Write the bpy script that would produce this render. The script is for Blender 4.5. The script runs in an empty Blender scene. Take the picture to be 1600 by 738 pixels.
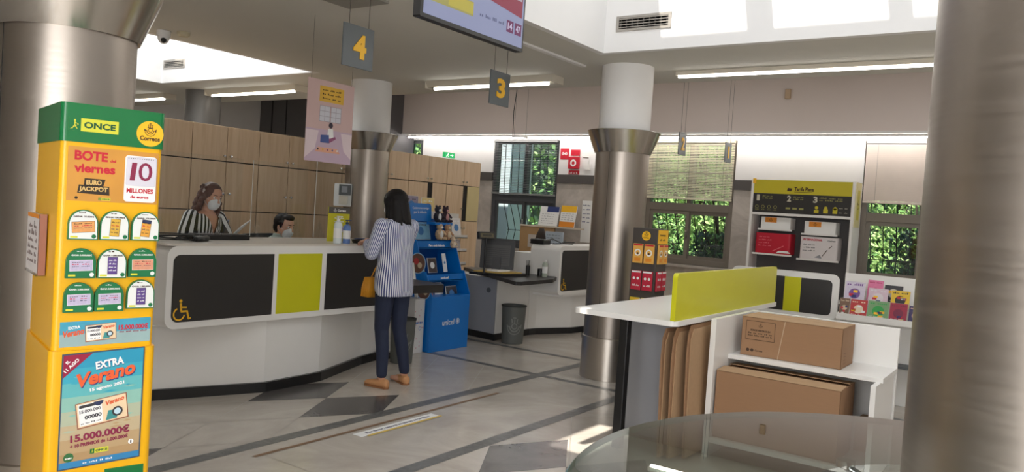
import bpy, bmesh, math, random
from mathutils import Vector, Matrix
random.seed(7)
PI = math.pi
SC = bpy.context.scene
COL = SC.collection
# ------------------------------------------------------------ camera, world, exposure
def make_camera():
    f, roll, pitch, yaw = 1222.458, .0652856, -.0316929, .608628
    cr, sr, cp, sp = math.cos(roll), math.sin(roll), math.cos(pitch), math.sin(pitch)
    cy, sy = math.cos(yaw), math.sin(yaw)
    rot = lambda v: Vector((v[0]*cy - v[1]*sy, v[0]*sy + v[1]*cy, v[2]))
    fwd, up0, r0 = rot((0, cp, sp)), rot((0, -sp, cp)), rot((1, 0, 0))
    r = cr*r0 + sr*up0; u = -sr*r0 + cr*up0
    cam = bpy.data.objects.new('camera', bpy.data.cameras.new('camera'))
    cam.data.lens = 36*f/1600; cam.data.sensor_width = 36; cam.data.clip_start = .05
    m = Matrix((( r.x, u.x, -fwd.x, 0), (r.y, u.y, -fwd.y, 0), (r.z, u.z, -fwd.z, 1.5), (0, 0, 0, 1)))
    cam.matrix_world = m
    COL.objects.link(cam); SC.camera = cam
make_camera()
SC.view_settings.view_transform = 'Standard'
SC.view_settings.look = 'None'
SC.view_settings.gamma = 1
SC.view_settings.use_curve_mapping = False
SC.view_settings.exposure = 0.22
SC.cycles.use_denoising = True
SC.cycles.max_bounces = 10; SC.cycles.diffuse_bounces = 5; SC.cycles.glossy_bounces = 4
SC.cycles.transparent_max_bounces = 16
SC.cycles.sample_clamp_indirect = 4
SC.cycles.caustics_reflective = False; SC.cycles.caustics_refractive = False
W = bpy.data.worlds.new('world'); SC.world = W; W.use_nodes = True
_nt = W.node_tree; _bg = _nt.nodes['Background']
_sky = _nt.nodes.new('ShaderNodeTexSky'); _sky.sky_type = 'HOSEK_WILKIE'; _sky.turbidity = 3
_sky.sun_direction = (0.2, -.5, .8)
_nt.links.new(_sky.outputs[0], _bg.inputs[0]); _bg.inputs[1].default_value = 3.2

def area(name, loc, sx, sy, power, color=(1, 1, 1), rot=(0, 0, 0), spread=PI):
    d = bpy.data.lights.new(name, 'AREA'); d.shape = 'RECTANGLE'; d.size = sx; d.size_y = sy
    d.energy = power; d.color = color; d.spread = spread
    o = bpy.data.objects.new(name, d); o.location = loc; o.rotation_euler = rot; COL.objects.link(o)
    return o
sun = bpy.data.lights.new('sun', 'SUN'); sun.energy = 8; sun.angle = .01; sun.color = (1, .95, .86)
so = bpy.data.objects.new('sun', sun); COL.objects.link(so)
SUN_D = Vector((0.12, .5, -.86)).normalized()
so.rotation_euler = SUN_D.to_track_quat('-Z', 'Y').to_euler(); so.location = (0, -3, 9)
# daylight arriving through the roof glazing of the two light wells
area('skylight_daylight', (-1.2, 3.6, 4.5), 3.9, 4.4, 56, (.90, .96, 1))
area('skylight_daylight', (-8.5, 3.9, 4.5), 2.7, 3.6, 100, (.90, .96, 1))
# added fill light, just inside the closed wall behind the camera
area('rear_fill_light', (0.8, -1.9, 1.6), 4.5, 2.4, 190, (.97, .98, 1), (PI/2, 0, 0))
# added fill lights over the back aisle, above the beam and out of sight
for _x in (-8.5, -4.6, -.8): area('aisle_fill_light', (_x, 9.2, 3.93), 2.4, .9, 17, (1, .97, .94))

# ------------------------------------------------------------ materials
MATS = {}
def nodes(name):
    m = bpy.data.materials.new(name); m.use_nodes = True
    nt = m.node_tree; return m, nt, nt.nodes['Principled BSDF']
def srgb(c):
    return tuple(((x/255)/12.92 if x/255 <= .04045 else ((x/255+.055)/1.055)**2.4) for x in c)
def mat(name, c, rough=.5, metal=0, var=.06, scale=6, emis=0, spec=.5, bump=0, coat=0, alpha=1, stretch=None):
    """principled with a little procedural variation; c is sRGB 0-255"""
    if name in MATS: return MATS[name]
    m, nt, b = nodes(name); c = srgb(c)
    tc = nt.nodes.new('ShaderNodeTexCoord'); nz = nt.nodes.new('ShaderNodeTexNoise')
    nz.inputs['Scale'].default_value = scale; nz.inputs['Detail'].default_value = 3
    src = tc.outputs['Object']
    if stretch:
        mp = nt.nodes.new('ShaderNodeMapping'); mp.inputs['Scale'].default_value = stretch
        nt.links.new(src, mp.inputs[0]); src = mp.outputs[0]
    nt.links.new(src, nz.inputs['Vector'])
    mx = nt.nodes.new('ShaderNodeMix'); mx.data_type = 'RGBA'
    mx.inputs['A'].default_value = (*[x*(1-var) for x in c], 1); mx.inputs['B'].default_value = (*[min(1, x*(1+var)) for x in c], 1)
    nt.links.new(nz.outputs['Fac'], mx.inputs['Factor']); nt.links.new(mx.outputs['Result'], b.inputs['Base Color'])
    b.inputs['Roughness'].default_value = rough; b.inputs['Metallic'].default_value = metal
    b.inputs['Specular IOR Level'].default_value = spec; b.inputs['Coat Weight'].default_value = coat
    if emis:
        nt.links.new(mx.outputs['Result'], b.inputs['Emission Color']); b.inputs['Emission Strength'].default_value = emis
    if bump:
        bp = nt.nodes.new('ShaderNodeBump'); bp.inputs['Strength'].default_value = bump; bp.inputs['Distance'].default_value = .01
        nt.links.new(nz.outputs['Fac'], bp.inputs['Height']); nt.links.new(bp.outputs[0], b.inputs['Normal'])
    MATS[name] = m; return m
def wood(name, c1, c2, vertical=True):
    if name in MATS: return MATS[name]
    m, nt, b = nodes(name)
    tc = nt.nodes.new('ShaderNodeTexCoord'); mp = nt.nodes.new('ShaderNodeMapping')
    mp.inputs['Scale'].default_value = (14, 14, 1.0) if vertical else (1, 14, 14)
    nz = nt.nodes.new('ShaderNodeTexNoise'); nz.inputs['Scale'].default_value = 1.6; nz.inputs['Detail'].default_value = 6
    nz.inputs['Distortion'].default_value = .6
    r = nt.nodes.new('ShaderNodeValToRGB'); r.color_ramp.elements[0].color = (*srgb(c1), 1); r.color_ramp.elements[1].color = (*srgb(c2), 1)
    r.color_ramp.elements[0].position = .35; r.color_ramp.elements[1].position = .68
    nt.links.new(tc.outputs['Object'], mp.inputs[0]); nt.links.new(mp.outputs[0], nz.inputs['Vector'])
    nt.links.new(nz.outputs['Fac'], r.inputs[0]); nt.links.new(r.outputs[0], b.inputs['Base Color'])
    b.inputs['Roughness'].default_value = .45
    MATS[name] = m; return m
def brushed(name, c, rough=.32, stretch=(1, 1, 25), aniso=.5):
    if name in MATS: return MATS[name]
    m, nt, b = nodes(name)
    tc = nt.nodes.new('ShaderNodeTexCoord'); mp = nt.nodes.new('ShaderNodeMapping'); mp.inputs['Scale'].default_value = stretch
    nz = nt.nodes.new('ShaderNodeTexNoise'); nz.inputs['Scale'].default_value = 4; nz.inputs['Detail'].default_value = 5
    nt.links.new(tc.outputs['Object'], mp.inputs[0]); nt.links.new(mp.outputs[0], nz.inputs['Vector'])
    mr = nt.nodes.new('ShaderNodeMapRange'); mr.inputs['To Min'].default_value = rough-.07; mr.inputs['To Max'].default_value = rough+.1
    nt.links.new(nz.outputs['Fac'], mr.inputs['Value']); nt.links.new(mr.outputs[0], b.inputs['Roughness'])
    cl = nt.nodes.new('ShaderNodeTexNoise'); cl.inputs['Scale'].default_value = 2.2
    nt.links.new(tc.outputs['Object'], cl.inputs['Vector'])
    mx = nt.nodes.new('ShaderNodeMix'); mx.data_type = 'RGBA'; c = srgb(c)
    mx.inputs['A'].default_value = (*[x*.86 for x in c], 1); mx.inputs['B'].default_value = (*[min(1, x*1.1) for x in c], 1)
    nt.links.new(cl.outputs['Fac'], mx.inputs['Factor']); nt.links.new(mx.outputs['Result'], b.inputs['Base Color'])
    b.inputs['Metallic'].default_value = 1
    MATS[name] = m; return m
def marble(name, base, vein, scale=1.2, rough=.25, amount=.5, spec=.5):
    if name in MATS: return MATS[name]
    m, nt, b = nodes(name)
    tc = nt.nodes.new('ShaderNodeTexCoord')
    nz = nt.nodes.new('ShaderNodeTexNoise'); nz.inputs['Scale'].default_value = scale; nz.inputs['Detail'].default_value = 8
    nz.inputs['Distortion'].default_value = 1.8; nz.inputs['Roughness'].default_value = .62
    r = nt.nodes.new('ShaderNodeValToRGB'); e = r.color_ramp.elements
    e[0].position = .33; e[0].color = (*srgb(vein), 1); e[1].position = .33+amount*.5; e[1].color = (*srgb(base), 1)
    nt.links.new(tc.outputs['Object'], nz.inputs['Vector']); nt.links.new(nz.outputs['Fac'], r.inputs[0])
    nt.links.new(r.outputs[0], b.inputs['Base Color'])
    b.inputs['Roughness'].default_value = rough; b.inputs['Specular IOR Level'].default_value = spec
    MATS[name] = m; return m
def thin_glass(name, tint=(.92, .97, .95), ior=1.5, rough=0.0, boost=1.0):
    if name in MATS: return MATS[name]
    m = bpy.data.materials.new(name); m.use_nodes = True; nt = m.node_tree; nt.nodes.clear()
    out = nt.nodes.new('ShaderNodeOutputMaterial'); t = nt.nodes.new('ShaderNodeBsdfTransparent'); t.inputs[0].default_value = (*tint, 1)
    g = nt.nodes.new('ShaderNodeBsdfGlossy'); g.inputs['Roughness'].default_value = rough
    geo = nt.nodes.new('ShaderNodeNewGeometry'); dt = nt.nodes.new('ShaderNodeVectorMath'); dt.operation = 'DOT_PRODUCT'
    nt.links.new(geo.outputs['Normal'], dt.inputs[0]); nt.links.new(geo.outputs['Incoming'], dt.inputs[1])
    def M(op, a, b=None):
        n = nt.nodes.new('ShaderNodeMath'); n.operation = op
        for i, v in enumerate((a, b)):
            if v is None: continue
            if isinstance(v, (int, float)): n.inputs[i].default_value = v
            else: nt.links.new(v, n.inputs[i])
        return n.outputs[0]
    f0 = ((ior-1)/(ior+1))**2   # Schlick reflectance of a pane
    mu = nt.nodes.new('ShaderNodeMath'); mu.operation = 'MULTIPLY'; mu.inputs[1].default_value = boost; mu.use_clamp = True
    fr = M('ADD', f0, M('MULTIPLY', 1-f0, M('POWER', M('SUBTRACT', 1.0, M('ABSOLUTE', dt.outputs['Value'])), 5.0)))
    nt.links.new(fr, mu.inputs[0])
    mx = nt.nodes.new('ShaderNodeMixShader')
    nt.links.new(mu.outputs[0], mx.inputs[0])
    nt.links.new(t.outputs[0], mx.inputs[1]); nt.links.new(g.outputs[0], mx.inputs[2]); nt.links.new(mx.outputs[0], out.inputs[0])
    MATS[name] = m; return m
def stripes(name, ca, cb, n, axis='ANGLE', duty=.5, rough=.8):
    """woven stripes that run up the cloth, n of them around the wearer (or per metre)"""
    if name in MATS: return MATS[name]
    m, nt, b = nodes(name)
    tc = nt.nodes.new('ShaderNodeTexCoord'); sp = nt.nodes.new('ShaderNodeSeparateXYZ'); nt.links.new(tc.outputs['Object'], sp.inputs[0])
    if axis == 'ANGLE':
        at = nt.nodes.new('ShaderNodeMath'); at.operation = 'ARCTAN2'
        nt.links.new(sp.outputs[1], at.inputs[0]); nt.links.new(sp.outputs[0], at.inputs[1]); src = at.outputs[0]; k = n/(2*PI)
    else:
        src = sp.outputs[axis]; k = n
    mu = nt.nodes.new('ShaderNodeMath'); mu.operation = 'MULTIPLY'; mu.inputs[1].default_value = k; nt.links.new(src, mu.inputs[0])
    fr = nt.nodes.new('ShaderNodeMath'); fr.operation = 'FRACT'; nt.links.new(mu.outputs[0], fr.inputs[0])
    gt = nt.nodes.new('ShaderNodeMath'); gt.operation = 'GREATER_THAN'; gt.inputs[1].default_value = duty; nt.links.new(fr.outputs[0], gt.inputs[0])
    mx = nt.nodes.new('ShaderNodeMix'); mx.data_type = 'RGBA'; mx.inputs['A'].default_value = (*srgb(ca), 1); mx.inputs['B'].default_value = (*srgb(cb), 1)
    nt.links.new(gt.outputs[0], mx.inputs['Factor']); nt.links.new(mx.outputs['Result'], b.inputs['Base Color'])
    b.inputs['Roughness'].default_value = rough
    MATS[name] = m; return m
def emit(name, c, strength):
    if name in MATS: return MATS[name]
    m, nt, b = nodes(name); b.inputs['Base Color'].default_value = (*srgb(c), 1)
    b.inputs['Emission Color'].default_value = (*srgb(c), 1); b.inputs['Emission Strength'].default_value = strength
    MATS[name] = m; return m
WHITE = mat('white_laminate', (236, 234, 230), .35, var=.02)
WALLW = mat('white_plaster', (236, 234, 232), .8, var=.02)
CEIL = mat('ceiling_plaster', (214, 211, 202), .85, var=.03, scale=2)
BULK = mat('bulkhead_plaster', (222, 210, 204), .85, var=.03, scale=2)
CHAR = mat('charcoal_laminate', (50, 48, 47), .35, var=.05)
BLACK = mat('black_plastic', (22, 22, 23), .4)
DGREY = mat('dark_grey_paint', (86, 90, 93), .5)
LIME = mat('lime_laminate', (205, 202, 34), .3, var=.03)
GREYP = mat('grey_laminate', (150, 152, 158), .45, var=.03)
PLINTH = mat('black_plinth', (28, 28, 29), .3)
OAK = wood('oak_laminate', (208, 178, 144), (222, 196, 164))
STEEL = brushed('brushed_steel', (164, 155, 146), .36)
STEELCAP = brushed('polished_steel', (196, 190, 182), .2, (20, 20, 1))
CHROME = mat('chrome', (210, 210, 210), .15, 1, var=.01)
WIRE = mat('steel_wire', (90, 88, 84), .4, .6)
CARD = mat('cardboard', (154, 118, 87), .8, var=.05, scale=14, stretch=(1, 1, 8))
CARDIN = mat('cardboard_edge', (176, 144, 110), .85, var=.08, scale=40)
INK = mat('dark_ink', (70, 50, 36), .8)
YELLOW = mat('sign_yellow', (247, 190, 38), .4, var=.02)
SIGNG = mat('sign_grey', (96, 102, 105), .4, var=.03)
PAPER = mat('white_paper', (238, 238, 236), .7, var=.02)
GREEN = mat('display_green', (12, 112, 58), .22, var=.03)
DYEL = mat('display_yellow', (238, 178, 12), .28, var=.02)
RED = mat('red_print', (196, 28, 50), .45)
DRED = mat('crimson_print', (150, 22, 60), .5)
BLUEU = mat('cyan_blue_card', (0, 112, 196), .4, var=.03)
SKIN = mat('skin', (206, 154, 128), .5, var=.05, scale=12)
GLASS = thin_glass('clear_glass')
ACRYL = thin_glass('clear_acrylic', (.97, .98, .98), 1.35)

# ------------------------------------------------------------ mesh builder
def F(o, u, v):
    """frame on a face: u right, v up, w out of the face"""
    u = Vector(u).normalized(); v = Vector(v).normalized(); w = u.cross(v)
    return Matrix(((u.x, v.x, w.x, o[0]), (u.y, v.y, w.y, o[1]), (u.z, v.z, w.z, o[2]), (0, 0, 0, 1)))
_TXT = {}
def text_mesh(s, bold):
    if (s, bold) in _TXT: return _TXT[(s, bold)]
    cu = bpy.data.curves.new('t', 'FONT'); cu.body = s; cu.size = 1; cu.offset = .04 if bold else .004; cu.resolution_u = 3
    ob = bpy.data.objects.new('t', cu); me = ob.to_mesh()
    vs = [v.co.copy() for v in me.vertices]; fs = [tuple(p.vertices) for p in me.polygons]
    ob.to_mesh_clear(); bpy.data.objects.remove(ob); bpy.data.curves.remove(cu)
    _TXT[(s, bold)] = (vs, fs); return vs, fs
class MB:
    def __init__(s, M=None): s.v = []; s.f = []; s.m = []; s.mats = []; s.M = M or Matrix(); s.smooth = set()
    def mi(s, m):
        if m not in s.mats: s.mats.append(m)
        return s.mats.index(m)
    def add(s, vs, fs, m, smooth=False):
        n = len(s.v); s.v += [s.M @ Vector(v) for v in vs]; k = s.mi(m)
        for f in fs:
            if smooth: s.smooth.add(len(s.f))
            s.f.append(tuple(n+i for i in f)); s.m.append(k)
        return s
    def box(s, x0, x1, y0, y1, z0, z1, m):
        x0, x1 = min(x0, x1), max(x0, x1); y0, y1 = min(y0, y1), max(y0, y1); z0, z1 = min(z0, z1), max(z0, z1)
        vs = [(x, y, z) for z in (z0, z1) for y in (y0, y1) for x in (x0, x1)]
        return s.add(vs, [(0, 2, 3, 1), (4, 5, 7, 6), (0, 1, 5, 4), (2, 6, 7, 3), (0, 4, 6, 2), (1, 3, 7, 5)], m)
    def quad(s, p, m): return s.add(p, [tuple(range(len(p)))], m)
    def rect(s, u0, u1, v0, v1, w, m): return s.quad([(u0, v0, w), (u1, v0, w), (u1, v1, w), (u0, v1, w)], m)
    def prism(s, poly, z0, z1, m, mside=None, smooth=False):
        n = len(poly); a = sum(poly[i][0]*poly[(i+1) % n][1]-poly[(i+1) % n][0]*poly[i][1] for i in range(n))
        if a < 0: poly = poly[::-1]
        vs = [(x, y, z0) for x, y in poly]+[(x, y, z1) for x, y in poly]
        s.add(vs, [tuple(range(n))[::-1], tuple(range(n, 2*n))], m)
        return s.add(vs, [(i, (i+1) % n, n+(i+1) % n, n+i) for i in range(n)], mside or m, smooth)
    def lathe(s, prof, m, c=(0, 0), n=48, smooth=True, a0=0, a1=2*PI):
        full = abs(a1-a0-2*PI) < 1e-6; k = n if full else n+1
        runs = [[prof[0]]]
        for i in range(1, len(prof)):
            runs[-1].append(prof[i])
            if i < len(prof)-1:
                a = Vector(prof[i])-Vector(prof[i-1]); b = Vector(prof[i+1])-Vector(prof[i])
                if a.length < 1e-9 or b.length < 1e-9 or a.angle(b) > .5: runs.append([prof[i]])
        for run in runs:
            if len(run) < 2: continue
            vs = [(c[0]+r*math.cos(a0+(a1-a0)*i/n), c[1]+r*math.sin(a0+(a1-a0)*i/n), z) for r, z in run for i in range(k)]
            fs = [(j*k+i, j*k+(i+1) % k, (j+1)*k+(i+1) % k, (j+1)*k+i) for j in range(len(run)-1) for i in range(n)]
            s.add(vs, fs, m, smooth)
        return s
    def cyl(s, c, r, z0, z1, m, n=24, r2=None):
        r2 = r if r2 is None else r2
        return s.lathe([(0, z0), (r, z0), (r, z0), (r2, z1), (r2, z1), (0, z1)], m, c, n)
    def tube(s, pts, r, m, n=8, closed=False):
        pts = [Vector(p) for p in pts]; rings = []; prev = None
        for i, p in enumerate(pts):
            a = pts[i-1] if (i or closed) else p; b = pts[(i+1) % len(pts)] if (i < len(pts)-1 or closed) else p
            t = (b-a).normalized() if (b-a).length > 1e-9 else Vector((0, 0, 1))
            if prev is None: u = t.orthogonal().normalized()
            else:
                u = (prev-t*prev.dot(t))
                u = u.normalized() if u.length > 1e-6 else t.orthogonal().normalized()
            prev = u; w = t.cross(u); rr = r[i] if isinstance(r, (list, tuple)) else r
            rings.append([tuple(p+rr*(math.cos(2*PI*k/n)*u+math.sin(2*PI*k/n)*w)) for k in range(n)])
        vs = [v for q in rings for v in q]; L = len(rings)
        fs = [(j*n+k, j*n+(k+1) % n, ((j+1) % L)*n+(k+1) % n, ((j+1) % L)*n+k) for j in range(L if closed else L-1) for k in range(n)]
        if not closed: fs += [tuple(range(n))[::-1], tuple(range((L-1)*n, L*n))]
        return s.add(vs, fs, m, True)
    def ball(s, c, r, m, R=None, n=14):
        r = r if isinstance(r, (tuple, list)) else (r, r, r); c = Vector(c); vs = []; h = n//2
        for j in range(h+1):
            for i in range(n):
                a, b = 2*PI*i/n, PI*j/h
                p = Vector((r[0]*math.sin(b)*math.cos(a), r[1]*math.sin(b)*math.sin(a), -r[2]*math.cos(b)))
                if R: p = R @ p
                vs.append(tuple(c+p))
        return s.add(vs, [(j*n+i, j*n+(i+1) % n, (j+1)*n+(i+1) % n, (j+1)*n+i) for j in range(h) for i in range(n)], m, True)
    def cap(s, a, b, ra, rb, m, n=14):
        """tapered capsule"""
        a, b = Vector(a), Vector(b); d = (b-a).normalized(); pts, rr = [], []
        for k in range(4): t = PI/2*(k+.15)/4; pts.append(a-d*ra*math.cos(t)); rr.append(ra*math.sin(t))
        for k in range(5): t = k/4; pts.append(a.lerp(b, t)); rr.append(ra+(rb-ra)*t)
        for k in range(4): t = PI/2*(3.85-k)/4; pts.append(b+d*rb*math.cos(t)); rr.append(rb*math.sin(t))
        return s.tube(pts, rr, m, n)
    def rings(s, rs, m, n=24):
        """rs: (centre, vec_a, vec_b) ellipse rings, closed at both ends"""
        vs = [tuple(Vector(c)+math.cos(2*PI*k/n)*Vector(a)+math.sin(2*PI*k/n)*Vector(b)) for c, a, b in rs for k in range(n)]
        L = len(rs); fs = [(j*n+k, j*n+(k+1) % n, (j+1)*n+(k+1) % n, (j+1)*n+k) for j in range(L-1) for k in range(n)]
        fs += [tuple(range(n))[::-1], tuple(range((L-1)*n, L*n))]
        return s.add(vs, fs, m, True)
    def text(s, t, u, v, w, h, z, m, bold=True, ang=0, shear=0, ext=0, up=0):
        vs, fs = text_mesh(t, bold)
        if not vs: return s
        x0 = min(p.x for p in vs); x1 = max(p.x for p in vs); y0 = min(p.y for p in vs); y1 = max(p.y for p in vs)
        c, sn = math.cos(ang), math.sin(ang); out = []
        for p in vs:
            fx = (p.x-x0)/(x1-x0); a = fx*w; b = (p.y-y0)/(y1-y0)*h+up*fx*fx*h; a += b*shear
            out.append((u+a*c-b*sn, v+a*sn+b*c, z))
        s.add(out, fs, m)
        if ext:
            n = len(out); back = [(a, b, zz-ext) for a, b, zz in out]
            from collections import Counter
            E = Counter(); D = []
            for f in fs:
                for i in range(len(f)): e = (f[i], f[(i+1) % len(f)]); E[frozenset(e)] += 1; D.append(e)
            s.add(out+back, [(e[1], e[0], n+e[0], n+e[1]) for e in D if E[frozenset(e)] == 1], m)
        return s
    def scrib(s, u0, u1, v, h, z, m, words=5, seed=1):
        """a line of print too small to read: short strokes the size of words"""
        r = random.Random(seed); u = u0
        ws = [r.uniform(.5, 1.5) for _ in range(words)]; k = (u1-u0)/(sum(ws)+.35*(words-1))
        for w in ws:
            n = max(2, int(w*4)); 
            for i in range(n):
                a = u+w*k*i/n; hh = h*r.choice((.6, .6, .65, 1)); s.rect(a, a+w*k/n*.7, v, v+hh, z, m)
            u += (w+.35)*k
        return s
    def disc(s, u, v, r, z, m, n=28, a0=0, a1=2*PI):
        if a1-a0 > 6.28: return s.quad([(u+r*math.cos(2*PI*i/n), v+r*math.sin(2*PI*i/n), z) for i in range(n)], m)
        return s.quad([(u, v, z)]+[(u+r*math.cos(a0+(a1-a0)*i/n), v+r*math.sin(a0+(a1-a0)*i/n), z) for i in range(n+1)], m)
    def ring(s, u, v, r0, r1, z, m, a0=0, a1=2*PI, n=28):
        vs = []
        for i in range(n+1):
            a = a0+(a1-a0)*i/n; vs += [(u+r0*math.cos(a), v+r0*math.sin(a), z), (u+r1*math.cos(a), v+r1*math.sin(a), z)]
        return s.add(vs, [(2*i, 2*i+1, 2*i+3, 2*i+2) for i in range(n)], m)
    def line(s, a, b, w, z, m):
        a, b = Vector(a), Vector(b); d = (b-a).normalized(); p = Vector((-d.y, d.x))*w/2
        return s.quad([(*(a-p), z), (*(b-p), z), (*(b+p), z), (*(a+p), z)], m)
def wm(o):
    m = Matrix(); 
    while o: m = o.matrix_basis @ m; o = o.parent
    return m
def rrect(x0, x1, y0, y1, r, n=6, corners=(1, 1, 1, 1)):
    pts = []
    for k, (cx, cy, a) in enumerate(((x1-r, y1-r, 0), (x0+r, y1-r, PI/2), (x0+r, y0+r, PI), (x1-r, y0+r, 1.5*PI))):
        if corners[k]: pts += [(cx+r*math.cos(a+PI/2*i/n), cy+r*math.sin(a+PI/2*i/n)) for i in range(n+1)]
        else: pts.append(((x1, y1), (x0, y1), (x0, y0), (x1, y0))[k])
    return pts
def build(mb, name, parent=None, bevel=0, label=None, cat=None, group=None, kind=None, local=False, seg=2, origin=None):
    me = bpy.data.meshes.new(name)
    vs = mb.v
    if parent is not None:
        inv = Matrix() if local else wm(parent).inverted(); loc = None
    elif origin is not None:
        loc = Vector(origin); inv = Matrix.Translation(-loc)
    else:
        xs = [v.x for v in vs]; ys = [v.y for v in vs]; zs = [v.z for v in vs]
        loc = Vector(((min(xs)+max(xs))/2, (min(ys)+max(ys))/2, min(zs))); inv = Matrix.Translation(-loc)
    me.from_pydata([tuple(inv @ v) for v in vs], [], mb.f)
    for m in mb.mats: me.materials.append(m)
    me.polygons.foreach_set('material_index', mb.m)
    me.polygons.foreach_set('use_smooth', [i in mb.smooth for i in range(len(mb.f))])
    me.update()
    o = bpy.data.objects.new(name, me); COL.objects.link(o)
    if parent is not None: o.parent = parent
    elif loc is not None: o.location = loc
    if bevel:
        b = o.modifiers.new('bevel', 'BEVEL'); b.width = bevel; b.segments = seg; b.limit_method = 'ANGLE'; b.angle_limit = .7
    tagit(o, label, cat, group, kind)
    return o
def tagit(o, label=None, cat=None, group=None, kind=None):
    if label: o['label'] = label
    if cat: o['category'] = cat
    if group: o['group'] = group
    if kind: o['kind'] = kind
def thing(name, label, cat, loc=(0, 0, 0), rz=0, group=None):
    o = bpy.data.objects.new(name, None); o.location = loc; o.rotation_euler = (0, 0, rz); o.empty_display_size = .1
    COL.objects.link(o); tagit(o, label, cat, group); return o
def struct(mb, name, bevel=0, parent=None):
    return build(mb, name, parent, bevel, kind='structure' if parent is None else None)
# ------------------------------------------------------------ the room
def room():
    ft = marble('floor_marble', (205, 197, 186), (176, 167, 157), 1.1, .22, .8)
    fd = marble('floor_dark_slate', (96, 92, 90), (78, 75, 74), 2.5, .22, .6)
    fb = marble('floor_band_stone', (112, 112, 110), (84, 84, 84), 9, .3, .5)
    fj = mat('floor_joint', (150, 143, 134), .5); tp = mat('brown_tape', (132, 104, 80), .6)
    mb = MB(); mb.box(-14, 2.6, -2, 11.6, -.1, 0, ft)
    def strip(x0, x1, y0, y1, m, z=.0012): mb.rect(x0, x1, y0, y1, z, m)
    def para(cx, cy, m, z=.0008): mb.quad([(cx, cy-.495, z), (cx+.283, cy, z), (cx, cy+.495, z), (cx-.283, cy, z)], m)
    # lozenge lattices either side of the walkway, clipped by the bands
    for (cx, cy) in ((-4.15, 4.055), (-4.433-.283, 4.055), (-4.15, 2.075-.0), (-4.15, 8.9), (-4.72, 8.9), (-4.15, .1)): para(cx, cy, fd)
    for (cx, cy) in ((-2.585, 4.02), (-2.02, 4.02), (-2.585, 8.9), (-2.585, .1)): para(cx, cy, fd)
    for s in (-1, 1):
        for k in range(-14, 24):
            for (xa, xb, xo) in ((-8, -3.9, -4.15), (-2.87, 1.5, -2.585)):
                y0 = 4.055-.495+k*.99
                ya, yb = y0+s*(xa-xo)*1.749, y0+s*(xb-xo)*1.749
                pts = []
                for (x, y) in ((xa, ya), (xb, yb)):
                    yy = min(max(y, -2), 6.02); x = x+(yy-y)/(s*1.749); pts.append((x, yy))
                if abs(pts[0][1]-pts[1][1]) > .1 and min(pts[0][0], pts[1][0]) > xa-.01 and max(pts[0][0], pts[1][0]) < xb+.01: mb.line(pts[0], pts[1], .006, .0004, fj)
    for x in (-3.85, -2.92): strip(x-.05, x+.05, -2, 11, fb)
    for y in (6.1, 7.1): strip(-14, 2.6, y-.04, y+.04, fb, .0014)
    for y in (2.9, 5.1, 9.0): strip(-3.8, -2.97, y-.002, y+.002, fj, .001)
    struct(mb, 'floor')
    mb = MB()
    mb.rect(-3.69, -3.66, 2.84, 5.22, .0028, tp); build(mb, 'floor_tape_line', label='thin brown tape line stuck along the pale marble walkway', cat='floor tape')
    mb = MB(); yl = mat('label_yellow', (222, 190, 96), .5)
    mb.box(-3.62, -3.535, 3.55, 4.32, .0018, .0025, PAPER); mb.rect(-3.545, -3.52, 3.6, 4.33, .0028, yl)
    mb.M = F((-3.56, 3.6, 0), (0, 1, 0), (-1, 0, 0))
    mb.text('Por favor, espere su turno en la línea', .03, 0, .62, .032, .0034, mat('violet_ink', (80, 76, 110), .6))
    build(mb, 'floor_sticker', label='white and yellow queue notice stuck on the floor beside the brown tape line', cat='sticker')
    # ceiling pieces around the three wells
    mb = MB(); z0, z1 = 2.91, 2.97
    for (a, b, c, d) in ((-14, 2.6, -2, -.6), (-14, -10, -.6, 5.9), (-10, -6.98, -.6, 1.8), (-6.98, -3.32, -.6, 5.96), (-14, -6.98, 5.9, 7.46), (-6.98, 2.6, 5.96, 7.46)):
        mb.box(a, b, c, d, z0, z1, CEIL)
    mb.box(-3.79, -3.74, 4.4, 6.4, 2.893, 2.91, WALLW)
    struct(mb, 'ceiling')
    mb = MB(); mb.box(-14, 2.6, 7.4, 11.3, 3.95, 4.0, CEIL); mb.box(-14, 2.6, 7.4, 7.46, 2.97, 3.95, CEIL)
    mb.box(-10.6, 2.6, 11.25, 11.32, 2.86, 3.95, BULK); mb.box(-10.6, 2.6, 11.23, 11.36, 2.845, 2.872, WALLW)
    struct(mb, 'ceiling')
    def well(x0, x1, y0, y1, sun_slots):
        mb = MB(); t = .06
        mb.box(x0-t, x0+.003, y0-t, y1+t, 2.909, 4.6, WALLW); mb.box(x1-.003, x1+t, y0-t, y1+t, 2.909, 4.6, WALLW)
        mb.box(x0, x1, y0-t, y0+.003, 2.909, 4.6, WALLW); mb.box(x0, x1, y1-.003, y1+t, 2.909, 4.6, WALLW)
        xs = sorted({x0-t, x1+t, *[v for s in sun_slots for v in s[:2]]}); ys = sorted({y0-t, y1+t, *[v for s in sun_slots for v in s[2:]]})
        for i in range(len(xs)-1):
            for j in range(len(ys)-1):
                cx, cy = (xs[i]+xs[i+1])/2, (ys[j]+ys[j+1])/2
                if not any(s[0] < cx < s[1] and s[2] < cy < s[3] for s in sun_slots):
                    mb.box(xs[i], xs[i+1], ys[j], ys[j+1], 4.6, 4.66, WALLW)  # unseen roof; its openings are added where the sun patches need them
        struct(mb, 'ceiling')
    well(-3.32, 2.6-.06, -.54, 5.96, [(-3.02, -2.3, 5.0, 5.62), (-2.1, -1.3, 5.0, 5.66), (-1.15, -.4, 5.0, 5.6), (-3.27, -2.98, 1.6, 2.35)])
    well(-10, -6.98, 1.86, 5.9, [(-9.9, -9.2, 5.0, 5.5), (-8.9, -8.3, 5.0, 5.6), (-8.05, -7.5, 5.0, 5.5)])
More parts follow.
